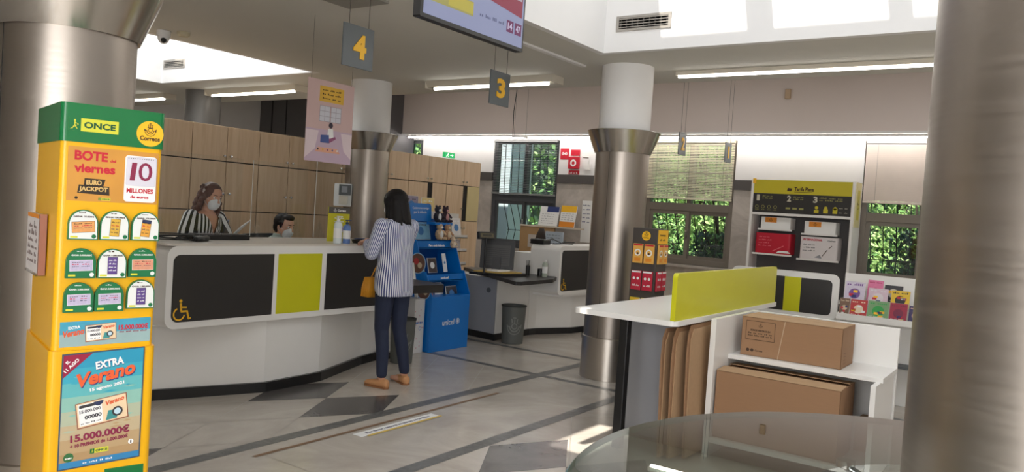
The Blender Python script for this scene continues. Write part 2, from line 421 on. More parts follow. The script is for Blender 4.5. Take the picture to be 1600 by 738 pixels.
    # walls
    ms = marble('wall_marble', (198, 190, 182), (166, 158, 150), 1.6, .35, .7)
    band = mat('dark_band', (78, 74, 72), .5)
    wins = [(-11.15, -10.35), (-8.6, -7.2), (-5.5, -4.06), (-2.26, -.75)]
    mb = MB(); Y0, Y1 = 11.6, 11.8; x = -14
    for (a, b) in wins+[(2.6, 2.6)]:
        mb.box(x, a, Y0, Y1, 2.19, 4, WALLW); mb.box(x, a, Y0-.004, Y1, 0, 2.04, ms); mb.box(x, a, Y0-.03, Y1, 2.04, 2.19, band)
        if a < 2.5: mb.box(a, b, Y0, Y1, 2.78, 4, WALLW); mb.box(a, b, Y0-.004, Y1, 0, .84, ms)
        x = b
    struct(mb, 'wall_back')
    gm = mat('grey_metal_panel', (104, 102, 104), .55, .2)
    mb = MB(); mb.box(-14, -10.6, 10.5, 10.6, 0, 4, gm); mb.box(-10.7, -10.6, 10.6, 11.6, 0, 4, gm)
    for x in (-13.6, -13.15, -11.35): mb.box(x-.012, x+.012, 10.488, 10.5, 0, 4, BLACK)
    struct(mb, 'wall_back')
    mb = MB(); mb.box(-14.1, -14, -2, 11.6, 0, 4, WALLW); struct(mb, 'wall_left')
    mb = MB(); mb.box(2.6, 2.7, -2, 11.6, 0, 4.6, WALLW); struct(mb, 'wall_right')
    mb = MB(); mb.box(-14, 2.6, -2.1, -2, 0, 3, WALLW); struct(mb, 'wall_front')
    # windows
    fr = mat('bronze_frame', (128, 120, 110), .45, .1); fk = mat('dark_frame', (78, 80, 84), .45, .1)
    for i, (a, b) in enumerate(wins):
        root = None
        m = fk if i < 2 else fr
        mb = MB()
        mb.box(a, a+.07, 11.62, 11.74, .84, 2.78, m); mb.box(b-.07, b, 11.62, 11.74, .84, 2.78, m)
        mb.box(a+.07, b-.07, 11.62, 11.74, 2.72, 2.78, m); mb.box(a+.07, b-.07, 11.62, 11.74, .84, .93, m)
        mb.box(a+.07, b-.07, 11.62, 11.74, 1.68, 1.80, m)
        c = (a+b)/2
        mb.box(c-.035, c+.035, 11.625, 11.735, 1.80, 2.72, m)
        mb.box(a-.01, b+.01, 11.54, 11.62, .80, .84, ms)
        w = struct(mb, 'window_%d' % (i+1), .004)
        for (p, q) in ((a+.07, c+.02), (c-.02, b-.07)):
            mb = MB(); t = .055; y = 11.64 if p < c-.1 else 11.67
            mb.box(p, p+t, y, y+.03, .93, 1.68, m); mb.box(q-t, q, y, y+.03, .93, 1.68, m)
            mb.box(p+t, q-t, y, y+.03, .93, .93+t, m); mb.box(p+t, q-t, y, y+.03, 1.68-t, 1.68, m)
            mb.box(q-.03 if p < c-.1 else p+.01, q-.01 if p < c-.1 else p+.03, y-.02, y, 1.25, 1.37, CHROME)
            s = build(mb, 'sash', w)
            mb = MB(); mb.box(p+t, q-t, y+.012, y+.016, .93+t, 1.68-t, GLASS); build(mb, 'pane', s)
        for (p, q) in ((a+.07, c-.035), (c+.035, b-.07)):
            mb = MB(); mb.box(p, q, 11.68, 11.684, 1.8, 2.72, GLASS); build(mb, 'pane', w)
    # bowed iron bars outside each window
    iron = mat('wrought_iron', (40, 42, 42), .6)
    names = ['black iron bars outside the small high window above the wooden cupboards', 'black bowed iron bars outside the window behind the monitor',
             'black bowed iron bars outside the window beside the steel column', 'black bowed iron bars outside the window behind the magazine rack']
    for i, (a, b) in enumerate(wins):
        mb = MB(); n = 9 if i else 6
        for k in range(n):
            x = a+.08+(b-a-.16)*k/(n-1)
            mb.tube([(x, 11.85, 2.75), (x, 11.87, 1.9), (x, 11.90, 1.6), (x, 12.02, 1.35), (x, 12.10, 1.15), (x, 12.04, .95), (x, 11.86, .82)], .008, iron, 6)
        for z, y in ((1.72, 11.89), (1.15, 12.1), (2.3, 11.86), (.86, 11.9)): mb.tube([(a+.05, y, z), (b-.05, y, z)], .007, iron, 6)
        for z in (.86, 2.7):
            for x in (a+.05, b-.05): mb.tube([(x, 11.8, z), (x, 11.9, z)], .008, iron, 6)
        build(mb, 'window_bars', label=names[i], cat='window bars')
    # blinds
    bd = mat('blind_dark_slat', (130, 130, 130), .5); bc = mat('blind_cream_slat', (222, 214, 190), .5); bp = mat('blind_pink_slat', (222, 208, 198), .5)
    def blind(a, b, zb, m, tilt, pitch, label):
        t = thing('venetian_blind', label, 'blind', ((a+b)/2, 11.57, zb))
        mb = MB(); mb.box(a, b, 11.55, 11.6, 2.745, 2.785, m); build(mb, 'head_rail', t)
        mb = MB(); mb.box(a, b, 11.555, 11.59, zb, zb+.03, m); build(mb, 'bottom_rail', t, .004)
        mb = MB(); z = zb+.045; c, s = math.cos(tilt)*.0125, math.sin(tilt)*.0125
        while z < 2.74:
            mb.add([(a, 11.572-c, z-s), (b, 11.572-c, z-s), (b, 11.572+c, z+s), (a, 11.572+c, z+s),
                    (a, 11.572-c, z-s+.0012), (b, 11.572-c, z-s+.0012), (b, 11.572+c, z+s+.0012), (a, 11.572+c, z+s+.0012)], [(3, 2, 1, 0), (4, 5, 6, 7), (0, 1, 5, 4), (2, 3, 7, 6)], m)
            z += pitch
        build(mb, 'slats', t)
        mb = MB()
        for x in (a+.15, (a+b)/2, b-.15): mb = MB(); mb.tube([(x, 11.556, zb+.02), (x, 11.556, 2.75)], .0015, WIRE, 4); build(mb, 'ladder_cord', t)
    blind(-8.58, -7.22, 1.80, bd, .30, .029, 'dark open-slatted blind in the window behind the monitor')
    blind(-5.48, -4.08, 1.86, bc, .72, .024, 'half-open cream blind in the window right of the steel column')
    blind(-2.24, -.77, 1.93, bp, 1.1, .022, 'closed beige blind over the magazine rack window')
    # outside
    mb = MB(); mb.box(-22, 8, 11.8, 40, -.3, -.2, marble('garden_paving', (190, 184, 170), (150, 146, 132), 2, .8)); build(mb, 'garden_ground', kind='structure')
    mb = MB(); pw = mat('pale_render', (218, 224, 232), .8)
    mb.box(-9.95, -9.35, 13.2, 14.0, -.2, 5.5, pw); mb.box(-10.0, -9.3, 13.15, 14.05, 5.5, 5.6, DGREY)
    build(mb, 'garden_pillar', label='pale blue-grey rendered pier standing in the garden outside the monitor window', cat='pier')
    mb = MB(); mb.box(-9.2, -1, 19, 19.3, -.2, 1.6, mat('garden_wall_paint', (232, 226, 214), .8)); mb.box(-9.25, -.95, 18.97, 19.33, 1.6, 1.68, CARDIN)
    build(mb, 'garden_wall', label='low cream garden wall beyond the trees', cat='wall')
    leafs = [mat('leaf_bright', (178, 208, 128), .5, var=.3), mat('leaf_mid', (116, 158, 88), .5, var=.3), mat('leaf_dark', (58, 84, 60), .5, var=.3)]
    bark = mat('bark', (70, 58, 48), .9)
    def tree(x, y, h, r, n, k, label, low=.6):
        rnd = random.Random(int(x*100+y)); t = thing('garden_tree', label, 'tree', (x, y, -.2), 0)
        mb = MB(); mb.tube([(x, y, -.2), (x+.06, y, h*.4), (x-.05, y+.05, h*.8)], [.09, .07, .03], bark)
        for a in range(6): mb.tube([(x, y, h*.35+a*.15), (x+r*.7*math.cos(a*2.1), y+r*.6*math.sin(a*2.1), h*.5+a*.3)], [.035, .01], bark, 6)
        build(mb, 'trunk', t)
        mb = MB()
        for _ in range(n):
            p = Vector((max(-1, min(1, rnd.gauss(0, .5))), max(-1, min(1, rnd.gauss(0, .5))), rnd.uniform(-1, 1)))
            c = Vector((x+p.x*r*1.1, y+p.y*r*.9, low+(h-low)*(p.z+1)/2))
            u = Vector((rnd.uniform(-1, 1), rnd.uniform(-1, 1), rnd.uniform(-1, 1))).normalized(); w = u.orthogonal().normalized(); s = rnd.uniform(.035, .075)
            mb.quad([tuple(c-u*s), tuple(c+w*s*.4), tuple(c+u*s), tuple(c-w*s*.4)], leafs[min(2, max(0, k+rnd.choice((-1, 0, 0, 0, 1))))])
        build(mb, 'foliage', t)
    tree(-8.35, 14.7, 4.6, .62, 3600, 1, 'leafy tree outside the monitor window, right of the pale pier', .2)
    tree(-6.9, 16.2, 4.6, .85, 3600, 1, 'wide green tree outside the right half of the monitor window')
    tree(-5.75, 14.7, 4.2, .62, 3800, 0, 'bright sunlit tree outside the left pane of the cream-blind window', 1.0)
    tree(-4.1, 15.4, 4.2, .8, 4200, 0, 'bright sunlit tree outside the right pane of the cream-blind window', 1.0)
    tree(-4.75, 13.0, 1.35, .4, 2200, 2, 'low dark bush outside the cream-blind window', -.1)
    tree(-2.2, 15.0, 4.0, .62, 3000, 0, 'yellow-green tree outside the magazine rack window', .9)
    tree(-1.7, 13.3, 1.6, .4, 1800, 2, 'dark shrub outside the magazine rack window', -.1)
room()
def hedge():
    rnd = random.Random(2); t = thing('garden_hedge', 'tall continuous hedge at the far end of the garden behind all the trees', 'hedge', (-7, 17.6, -.2))
    lf = [MATS['leaf_bright'], MATS['leaf_mid'], MATS['leaf_dark']]
    mb = MB(); pts = [(-17+.8*i, 17.9+rnd.uniform(-.15, .15)) for i in range(30)]
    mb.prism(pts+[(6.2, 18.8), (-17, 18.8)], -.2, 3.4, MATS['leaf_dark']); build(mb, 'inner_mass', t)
    mb = MB()
    for _ in range(6500):
        c = Vector((rnd.uniform(-17, 6), 17.7+rnd.gauss(0, .12), rnd.uniform(-.1, 3.7))); u = Vector((rnd.uniform(-1, 1), rnd.uniform(-1, 1), rnd.uniform(-1, 1))).normalized(); w = u.orthogonal().normalized(); s = rnd.uniform(.08, .16)
        mb.quad([tuple(c-u*s), tuple(c+w*s*.45), tuple(c+u*s), tuple(c-w*s*.45)], lf[rnd.choice((0, 0, 1, 1, 2))])
    build(mb, 'foliage', t)
hedge()

# ------------------------------------------------------------ columns
def column(x, y, label, painted=True, sleeve=True):
    t = thing('steel_clad_column', label, 'column', (x, y, 0))
    mb = MB(); mb.lathe([(.25, 0), (.25, 2.11)], STEEL, (x, y), 64); mb.box(x-.001, x+.001, y-.252, y-.249, .38, 2.1, BLACK)
    build(mb, 'shaft', t)
    if sleeve:
        mb = MB(); mb.lathe([(.2505, .001), (.262, .001), (.262, .385), (.2505, .39)], brushed('brushed_sleeve', (196, 188, 178), .3, (25, 25, 1)), (x, y), 64); build(mb, 'base_sleeve', t)
    mb = MB(); mb.lathe([(.252, 2.10), (.262, 2.10), (.342, 2.30), (.334, 2.305), (.24, 2.305)], STEELCAP, (x, y), 64)
    build(mb, 'capital', t)
    mb = MB(); mb.lathe([(.24, 2.3), (.24, 2.9099)], WALLW if painted else mat('grey_column_paint', (120, 118, 116), .45, .3), (x, y), 48); build(mb, 'upper_shaft', t)
column(-3.4, 6.6, 'steel-clad column in the middle of the hall, with the envelope stand behind it')
column(-6.75, 6.6, 'steel-clad column behind the service counter, beyond the customer')
column(-10.1, 6.6, 'far grey column seen above the wooden cupboards', painted=False)
column(-3.4, 1.6, 'large steel-clad column at the left edge behind the yellow lottery stand')
column(.045, 1.585, 'nearest steel-clad column at the right edge, rising through the glass ledge')

# ------------------------------------------------------------ ceiling fittings
def fittings():
    beige = mat('luminaire_housing', (214, 206, 190), .5)
    tube = emit('fluorescent_tube', (255, 252, 245), 9); led = emit('led_strip', (255, 250, 244), 10)
    def lum(x0, x1, y, label):
        t = thing('strip_light', label, 'ceiling light', ((x0+x1)/2, y, 2.82))
        mb = MB(); mb.prism([(y-.11, 2.908), (y+.11, 2.908), (y+.08, 2.845), (y-.06, 2.845)], 0, 1, beige)
        mb.v = [Vector((x0+(x1-x0)*v.z, v.x, v.y)) for v in mb.v]
        mb.box(x0-.012, x0, y-.1, y+.1, 2.83, 2.908, beige); mb.box(x1, x1+.012, y-.1, y+.1, 2.83, 2.908, beige)
        build(mb, 'housing', t)
        mb = MB(); mb.tube([(x0+.08, y-.035, 2.828), (x1-.08, y-.035, 2.828)], .015, tube, 10); mb.tube([(x0+.06, y-.035, 2.828), (x0+.085, y-.035, 2.828)], .017, CHROME, 10)
        build(mb, 'lamp_tube', t)
    lum(-6.0, -4.3, 6.8, 'white strip light with a lit tube behind hanging sign 3')
    lum(-9.85, -7.95, 6.55, 'lit strip light above the wooden cupboards, right of the far grey column')
    lum(-12.2, -10.95, 6.6, 'lit strip light left of the far grey column')
    t = thing('strip_light', 'long lit strip light running right from the middle column', 'ceiling light', (-.9, 6.95, 2.85))
    mb = MB(); mb.box(-3.05, 1.4, 6.88, 7.04, 2.872, 2.909, beige); build(mb, 'housing', t)
    mb = MB(); mb.box(-3.03, 1.38, 6.9, 6.93, 2.852, 2.872, led); build(mb, 'lamp_tube', t)
    mb = MB(); mb.box(-10.55, 2.5, 11.365, 11.385, 2.80, 2.815, emit('cove_led', (255, 249, 243), 30)); mb.box(-10.55, 2.5, 11.36, 11.39, 2.815, 2.86, WALLW)
    build(mb, 'cove_light', label='bright light line along the top of the window wall', cat='strip light')
    # vents in the wells
    for (x0, x1, y, z0, z1, lab) in ((-3.21, -2.71, 5.96, 3.08, 3.21, 'grey louvred air vent high on the wall above the middle column'), (-9.96, -9.47, 5.9, 3.09, 3.21, 'grey louvred air vent high above the wooden cupboards')):
        t = thing('air_vent', lab, 'vent', ((x0+x1)/2, y-.01, z0))
        g = mat('vent_metal', (168, 162, 154), .4, .3); mb = MB()
        mb.box(x0, x1, y-.012, y-.001, z0, z0+.02, g); mb.box(x0, x1, y-.012, y-.001, z1-.02, z1, g)
        mb.box(x0, x0+.025, y-.012, y-.001, z0+.02, z1-.02, g); mb.box(x1-.025, x1, y-.012, y-.001, z0+.02, z1-.02, g); build(mb, 'frame', t)
        mb = MB(); mb.box(x0+.025, x1-.025, y-.003, y-.001, z0+.02, z1-.02, BLACK); build(mb, 'duct_shade_plate', t)  # black plate stands in for the shade inside the duct
        mb = MB()
        for k in range(4):
            z = z0+.03+k*(z1-z0-.05)/3.4; mb.box(x0+.025, x1-.025, y-.010, y-.004, z, z+.007, g)
        for k in range(9):
            x = x0+.04+k*(x1-x0-.08)/8; mb.box(x, x+.004, y-.006, y-.004, z0+.02, z1-.02, g)
        build(mb, 'louvres', t)
    # dome camera and smoke detector under the left well edge
    t = thing('security_camera', 'white dome security camera under the ceiling edge beside the big left column', 'camera', (-6.7, 3.95, 2.8))
    mb = MB(); mb.lathe([(0, 2.909), (.06, 2.909), (.06, 2.87), (.055, 2.86)], WALLW, (-6.7, 3.95), 24); build(mb, 'mount', t)
    mb = MB(); mb.ball((-6.7, 3.95, 2.85), (.05, .05, .055), WALLW, n=18); build(mb, 'dome', t)
    mb = MB(); mb.ball((-6.672, 3.935, 2.825), .026, BLACK, n=12); build(mb, 'lens', t)
    t = thing('smoke_detector', 'round smoke detector on the ceiling right of the dome camera', 'detector', (-6.55, 4.05, 2.86))
    mb = MB(); mb.lathe([(0, 2.909), (.055, 2.909), (.055, 2.885), (.04, 2.87), (0, 2.87)], mat('aged_plastic', (200, 190, 160), .5), (-6.55, 4.05), 20); build(mb, 'body', t)
    t = thing('wall_sensor', 'small beige sensor high on the bulkhead over the windows', 'sensor', (-3.26, 11.24, 3.33))
    mb = MB(); mb.box(-3.30, -3.22, 11.21, 11.25, 3.33, 3.47, mat('aged_plastic2', (196, 170, 140), .5)); build(mb, 'body', t, .01)
    # numbered signs over the counters
    def sign(n, y0, y1, ztop, lab, x=-4.0):
        h = .285; t = thing('counter_number_sign', lab, 'sign', (x, (y0+y1)/2, ztop-h), 0, None)
        mb = MB(); mb.box(x-.006, x+.006, y0, y1, ztop-h, ztop, SIGNG); build(mb, 'panel', t, .002)
        mb = MB(F((x+.007, y0, ztop-h), (0, 1, 0), (0, 0, 1))); w = y1-y0
        mb.text(n, w*.32 if n != '1' else w*.4, h*.22, w*(.42 if n != '1' else .2), h*.58, .006, YELLOW, ext=.006); build(mb, 'numeral', t)
        zc = 2.91 if y0 < 7 else 3.95
        for y in (y0+.05, y1-.05):
            mb = MB(); mb.tube([(x, y, ztop-.01), (x, y, zc)], .0022, WIRE, 6); build(mb, 'wire', t)
    sign('4', 3.62, 3.9, 2.69, 'grey hanging sign with a yellow numeral four, nearest of the row')
    sign('3', 5.27, 5.55, 2.68, 'grey hanging sign with a yellow numeral three, in front of a strip light')
    sign('2', 9.27, 9.5, 2.635, 'small far hanging sign with a yellow numeral two')
    sign('1', 10.93, 11.18, 2.69, 'farthest hanging sign, its numeral one dim against the cream blind')
    # access hatch over sign 4
    mb = MB(); mb.box(-4.35, -3.95, 3.5, 3.98, 2.893, 2.9099, mat('hatch_paint', (150, 147, 138), .6)); build(mb, 'ceiling_hatch', label='flat grey hatch plate in the ceiling above sign 4', cat='hatch')
    # pendant lamp
    t = thing('pendant_lamp', 'small white lamp on thin cables under the bulkhead, right of sign 3', 'lamp', (-6.25, 9.0, 2.5))
    mb = MB(); mb.lathe([(0, 2.56), (.10, 2.56), (.115, 2.545), (.115, 2.535), (.1, 2.53), (0, 2.53)], WALLW, (-6.25, 9), 28); mb.disc(-6.25, 9, .085, 2.5292, emit('lamp_glow', (255, 250, 240), 3)); build(mb, 'shade', t)
    for dx in (-.1, .1):
        mb = MB(); mb.tube([(-6.25+dx, 9, 2.55), (-6.25+dx*.95, 9, 3.95)], .002, WIRE, 5); build(mb, 'wire', t)
    mb = MB(); mb.tube([(-6.37, 9, 2.56), (-6.38, 9, 2.9), (-6.34, 9, 3.3), (-6.28, 9, 3.35), (-6.27, 9, 3.95)], .006, BLACK, 6); build(mb, 'cable', t)
    # ticket screen
    x = -2.8; t = thing('information_screen', 'flat information screen hanging from the ceiling, showing 14 and 47', 'screen', (x, 3.52, 2.48))
    mb = MB(F((x, 3.05, 2.485), (0, 1, 0), (0, 0, 1))); Wd, Hd = .95, .545
    mb.prism(rrect(0, Wd, 0, Hd, .008), -.05, 0, BLACK); build(mb, 'casing', t, .003)
    mb = MB(F((x, 3.05, 2.485), (0, 1, 0), (0, 0, 1))); e = .022
    e_ = lambda n, c, s=.55: emit(n, tuple(int(v*.8) for v in c), s*.55)
    mb.rect(e, Wd-.014, e, Hd-.014, .0008, e_('screen_lilac', (150, 158, 196)))
    mb.rect(.05, .44, .10, .18, .0012, e_('screen_yellow', (170, 164, 92), .5)); mb.rect(.22, .44, .11, .175, .0016, e_('screen_yellow2', (196, 182, 70), .5))
    mb.rect(.05, .2, .2, .235, .0012, e_('screen_blue', (120, 130, 190), .5))
    mb.quad([(.47, .245, .0012), (.92, .20, .0012), (.92, .5, .0012), (.47, .5, .0012)], e_('screen_red', (146, 42, 70), .55))
    mb.rect(.30, .44, .26, .3, .0012, e_('screen_lime', (190, 190, 70), .5)); mb.rect(.82, .91, .30, .35, .0016, e_('screen_white', (190, 180, 200), .5))
    pk = e_('screen_plum', (112, 34, 92), .5); wt = e_('screen_digit', (200, 190, 220), .7)
    for u, s in ((.765, '14'), (.85, '47')): mb.rect(u, u+.07, .09, .16, .0016, pk); mb.text(s, u+.012, .105, .046, .042, .002, wt)
    mb.scrib(.5, .74, .12, .02, .0016, e_('screen_ink', (96, 100, 140), .5), 4, 3); mb.scrib(.52, .8, .30, .018, .0016, e_('screen_pale', (210, 150, 160), .5), 4, 4)
    build(mb, 'display', t)
    mb = MB(); mb.box(x-.09, x-.05, 3.4, 3.65, 2.7, 3.0, BLACK); mb.tube([(x-.07, 3.52, 2.8), (x-.07, 3.52, 4.59)], .02, CHROME, 12); build(mb, 'ceiling_bracket', t)
    # translucent hanging poster
    y0, y1, zt, zb, x = 4.02, 4.5, 2.43, 1.79, -4.8
    t = thing('hanging_poster', 'pink hanging poster of a person sitting before a window, above the counter', 'poster', (x, 4.26, zb))
    mb = MB(F((x, y0, zb), (0, 1, 0), (0, 0, 1))); w, h = y1-y0, zt-zb
    pinkm = mat('poster_pink', (206, 176, 172), .5); mb.box(0, w, 0, h, -.002, 0, pinkm)
    mb.rect(0, w, 0, h*.40, .0005, mat('poster_lilac', (196, 172, 190), .5)); mb.quad([(.0, .38*h, .001), (.13, .38*h, .001), (.1, .1, .001), (0, .02, .001)], mat('poster_pale', (222, 204, 208), .5))
    mb.quad([(w-.12, .38*h, .001), (w, .38*h, .001), (w, .04, .001), (w-.08, .1, .001)], mat('poster_pale', (222, 204, 208), .5))
    yb = mat('poster_yellow', (222, 176, 60), .5); mb.rect(.12, .37, h*.74, h*.93, .001, yb)
    for k in range(3): mb.scrib(.15, .34, h*(.875-.05*k), .014, .0015, INK, 3, 20+k)
    wmm = mat('poster_window', (206, 206, 214), .5); mb.rect(.13, .235, h*.5, h*.69, .001, wmm); mb.rect(.245, .35, h*.5, h*.69, .001, wmm)
    gl = mat('poster_line', (150, 140, 150), .5)
    for u in (.13, .18, .235, .245, .297, .35): mb.line((u, h*.5), (u, h*.69), .003, .0015, gl)
    for k in range(4): mb.line((.13, h*(.5+.063*k)), (.35, h*(.5+.063*k)), .003, .0015, gl)
    ink = mat('poster_ink', (52, 44, 58), .5); bl = mat('poster_blue', (70, 90, 150), .5); ma = mat('poster_mauve', (150, 84, 120), .5)
    mb.disc(.25, h*.46, .022, .002, ink); mb.quad([(.215, h*.3, .002), (.285, h*.3, .002), (.275, h*.42, .002), (.225, h*.42, .002)], PAPER)
    mb.quad([(.15, h*.24, .0025), (.24, h*.24, .0025), (.235, h*.34, .0025), (.15, h*.33, .0025)], bl); mb.quad([(.24, h*.24, .0022), (.31, h*.3, .0022), (.30, h*.33, .0022), (.22, h*.28, .0022)], ma)
    mb.quad([(.10, h*.12, .0015), (.36, h*.12, .0015), (.33, h*.18, .0015), (.13, h*.18, .0015)], mat('poster_peach', (226, 168, 140), .5))
    for k in range(5): mb.disc(.13+.05*k, h*.155, .008, .002, (ink, yb, ma, bl, PAPER)[k], 10)
    build(mb, 'printed_sheet', t)
    for y in (y0+.03, y1-.03):
        mb = MB(); mb.tube([(x, y, zt-.005), (x, y, 2.91)], .0012, WIRE, 4); build(mb, 'wire', t)
    # fire signs and exit sign on the back wall
    mb = MB(F((-7.17, 11.598, 2.45), (1, 0, 0), (0, 0, 1))); mb.box(0, .17, 0, .19, 0, .004, RED); w = PAPER
    mb.ring(.055, .1, .014, .026, .006, w); mb.ring(.115, .1, .014, .026, .006, w); mb.rect(.05, .12, .093, .107, .006, w)
    build(mb, 'fire_hose_sign', label='square red sign with a white coil symbol on the back wall', cat='sign')
    t = thing('fire_alarm_box', 'red fire alarm box under a red sign on the back wall', 'alarm', (-6.87, 11.58, 2.2))
    mb = MB(); mb.box(-6.98, -6.77, 11.55, 11.598, 2.29, 2.50, RED); build(mb, 'body', t, .008)
    mb = MB(F((-6.98, 11.549, 2.29), (1, 0, 0), (0, 0, 1))); mb.ring(.105, .1, .03, .06, .002, PAPER); build(mb, 'bell_ring', t)
    mb = MB(); mb.box(-6.96, -6.78, 11.59, 11.598, 2.52, 2.62, RED); mb.box(-6.98, -6.77, 11.59, 11.598, 2.2, 2.27, RED)
    mb.M = F((-6.96, 11.589, 2.21), (1, 0, 0), (0, 0, 1)); mb.scrib(.01, .16, 0, .03, .001, PAPER, 3, 9); build(mb, 'sign_plate', t)
    t = thing('socket_box', 'small white junction box right of the fire alarm', 'junction box', (-6.6, 11.57, 2.25))
    mb = MB(); mb.box(-6.66, -6.55, 11.57, 11.598, 2.28, 2.38, WHITE); mb.tube([(-6.6, 11.59, 2.38), (-6.6, 11.59, 2.5), (-6.72, 11.59, 2.5)], .008, WHITE, 6); build(mb, 'body', t)
    gx = emit('exit_green', (30, 160, 90), .9)
    t = thing('exit_sign', 'green running-man exit sign standing on top of the wooden cupboards', 'exit sign', (-7.3, 8.74, 2.2))
    mb = MB(); mb.box(-7.32, -7.28, 8.63, 8.86, 2.212, 2.285, gx); build(mb, 'panel', t, .003)
    mb = MB(F((-7.279, 8.63, 2.212), (0, 1, 0), (0, 0, 1))); wh = emit('exit_white', (240, 255, 245), .9)
    mb.disc(.075, .058, .008, .001, wh, 12); mb.line((.075, .05), (.06, .03), .01, .001, wh); mb.line((.06, .03), (.085, .012), .007, .001, wh); mb.line((.06, .03), (.035, .012), .007, .001, wh)
    mb.line((.07, .045), (.095, .035), .006, .001, wh); mb.line((.12, .036), (.17, .036), .01, .001, wh); mb.quad([(.165, .055, .001), (.165, .017, .001), (.195, .036, .001)], wh)
    build(mb, 'pictogram', t)
fittings()
# ------------------------------------------------------------ storage wall
def cupboards():
    knob = CHROME; X = -7.3
    place = ['behind the lottery stand', 'behind the lottery stand', 'behind the standing clerk', 'behind the seated clerk', 'right of the seated clerk', 'behind the far column', 'between the far column and the blue charity stand', 'above the blue charity stand', 'last of the row, by the window wall']
    edges = [2.21, 3.03, 3.85, 4.67, 5.49, 6.31, 7.13, 7.93, 8.74, 9.53]
    for i in range(9):
        a, b = edges[i], edges[i+1]; c = (a+b)/2
        t = thing('storage_cupboard', 'tall oak cupboard '+place[i] if i != 1 else 'tall oak cupboard partly hidden by the right side of the lottery stand', 'cupboard', (X-.25, c, 0), 0, 'oak cupboards along the back')
        mb = MB(); mb.box(X-.5, X-.024, a+.001, b-.001, 0, 2.2, OAK); mb.box(X-.024, X-.02, a+.004, b-.004, .02, 2.196, mat('cupboard_shade', (30, 26, 22), .8)); build(mb, 'carcass', t)  # dark backing sheet gives the shade in the gaps between doors
        g = .005
        for (p, q, s) in ((a, c, 1), (c, b, -1)):
            for (z0, z1, nm) in ((.08, 1.298, 'door'), (1.308, 1.822, 'door'), (1.834, 2.196, 'door')):
                if i in (7, 8) and s == (-1 if i == 7 else -1) and nm == 'door' and z0 > 1.2 and z0 < 1.5:
                    continue
                pp, qq = p+g, q-g
                mb = MB(); mb.box(X-.02, X, pp, qq, z0, z1, OAK); d = build(mb, nm, t, .002)
                mb = MB(); y = qq-.035 if s == 1 else pp+.035; z = z0+.05 if z0 > 1.5 else (z0+.18 if z0 > 1 else z1-.1)
                mb.lathe([(.007, 0), (.006, .018), (.014, .022), (.014, .03), (0, .031)], knob, n=14)
                mb.v = [Vector((X+v.z, y+v.x, z+v.y)) for v in mb.v]
                build(mb, 'knob', d)
        if i in (7, 8):
            # the tall compartments stand open: a dark plate for the shaded inside, one sliding leaf
            mb = MB(); mb.box(X-.0195, X-.012, c, b-.01, 1.306, 1.826, mat('cupboard_shade', (30, 26, 22), .8)); build(mb, 'compartment_shade_plate', t)
            mb = MB(); lf = OAK if i == 7 else mat('cream_leaf', (206, 190, 140), .6)
            mb.box(X-.011, X, c+.10, b-.006, 1.306, 1.826, lf); build(mb, 'sliding_leaf', t, .002)
cupboards()

# ------------------------------------------------------------ wheelchair mark, horn-and-crown mark
def wheelchair(mb, u, v, s, z, m):
    mb.disc(u+.42*s, v+.92*s, .08*s, z, m, 18)
    mb.line((u+.42*s, v+.82*s), (u+.46*s, v+.42*s), .10*s, z, m); mb.line((u+.43*s, v+.62*s), (u+.74*s, v+.60*s), .07*s, z, m)
    mb.line((u+.44*s, v+.42*s), (u+.78*s, v+.42*s), .09*s, z, m); mb.line((u+.76*s, v+.45*s), (u+.86*s, v+.05*s), .09*s, z, m); mb.line((u+.83*s, v+.06*s), (u+.98*s, v+.09*s), .07*s, z, m)
    mb.ring(u+.36*s, v+.30*s, .24*s, .31*s, z, m, PI*.62, PI*1.95, 26)
def horn(mb, u, v, s, z, m):
    """crown over a coiled horn, line mark about 1*s wide"""
    for k in (-1, 0, 1): mb.line((u+k*.14*s, v+.22*s), (u+k*.17*s, v+.46*s), .05*s, z, m)
    mb.line((u-.22*s, v+.22*s), (u+.22*s, v+.22*s), .05*s, z, m); mb.line((u-.2*s, v+.46*s), (u+.2*s, v+.46*s), .05*s, z, m)
    mb.line((u-.1*s, v+.55*s), (u+.1*s, v+.55*s), .04*s, z, m); mb.line((u, v+.48*s), (u, v+.62*s), .04*s, z, m)
    mb.ring(u, v, .24*s, .30*s, z, m, PI*.95, PI*2.05); mb.ring(u, v+.04*s, .13*s, .18*s, z, m)
    mb.ring(u, v-.05*s, .37*s, .42*s, z, m, PI*1.02, PI*1.98)
    mb.quad([(u+.28*s, v, z), (u+.48*s, v+.16*s, z), (u+.46*s, v-.1*s, z)], m); mb.quad([(u-.28*s, v, z), (u-.48*s, v+.14*s, z), (u-.46*s, v-.08*s, z)], m)

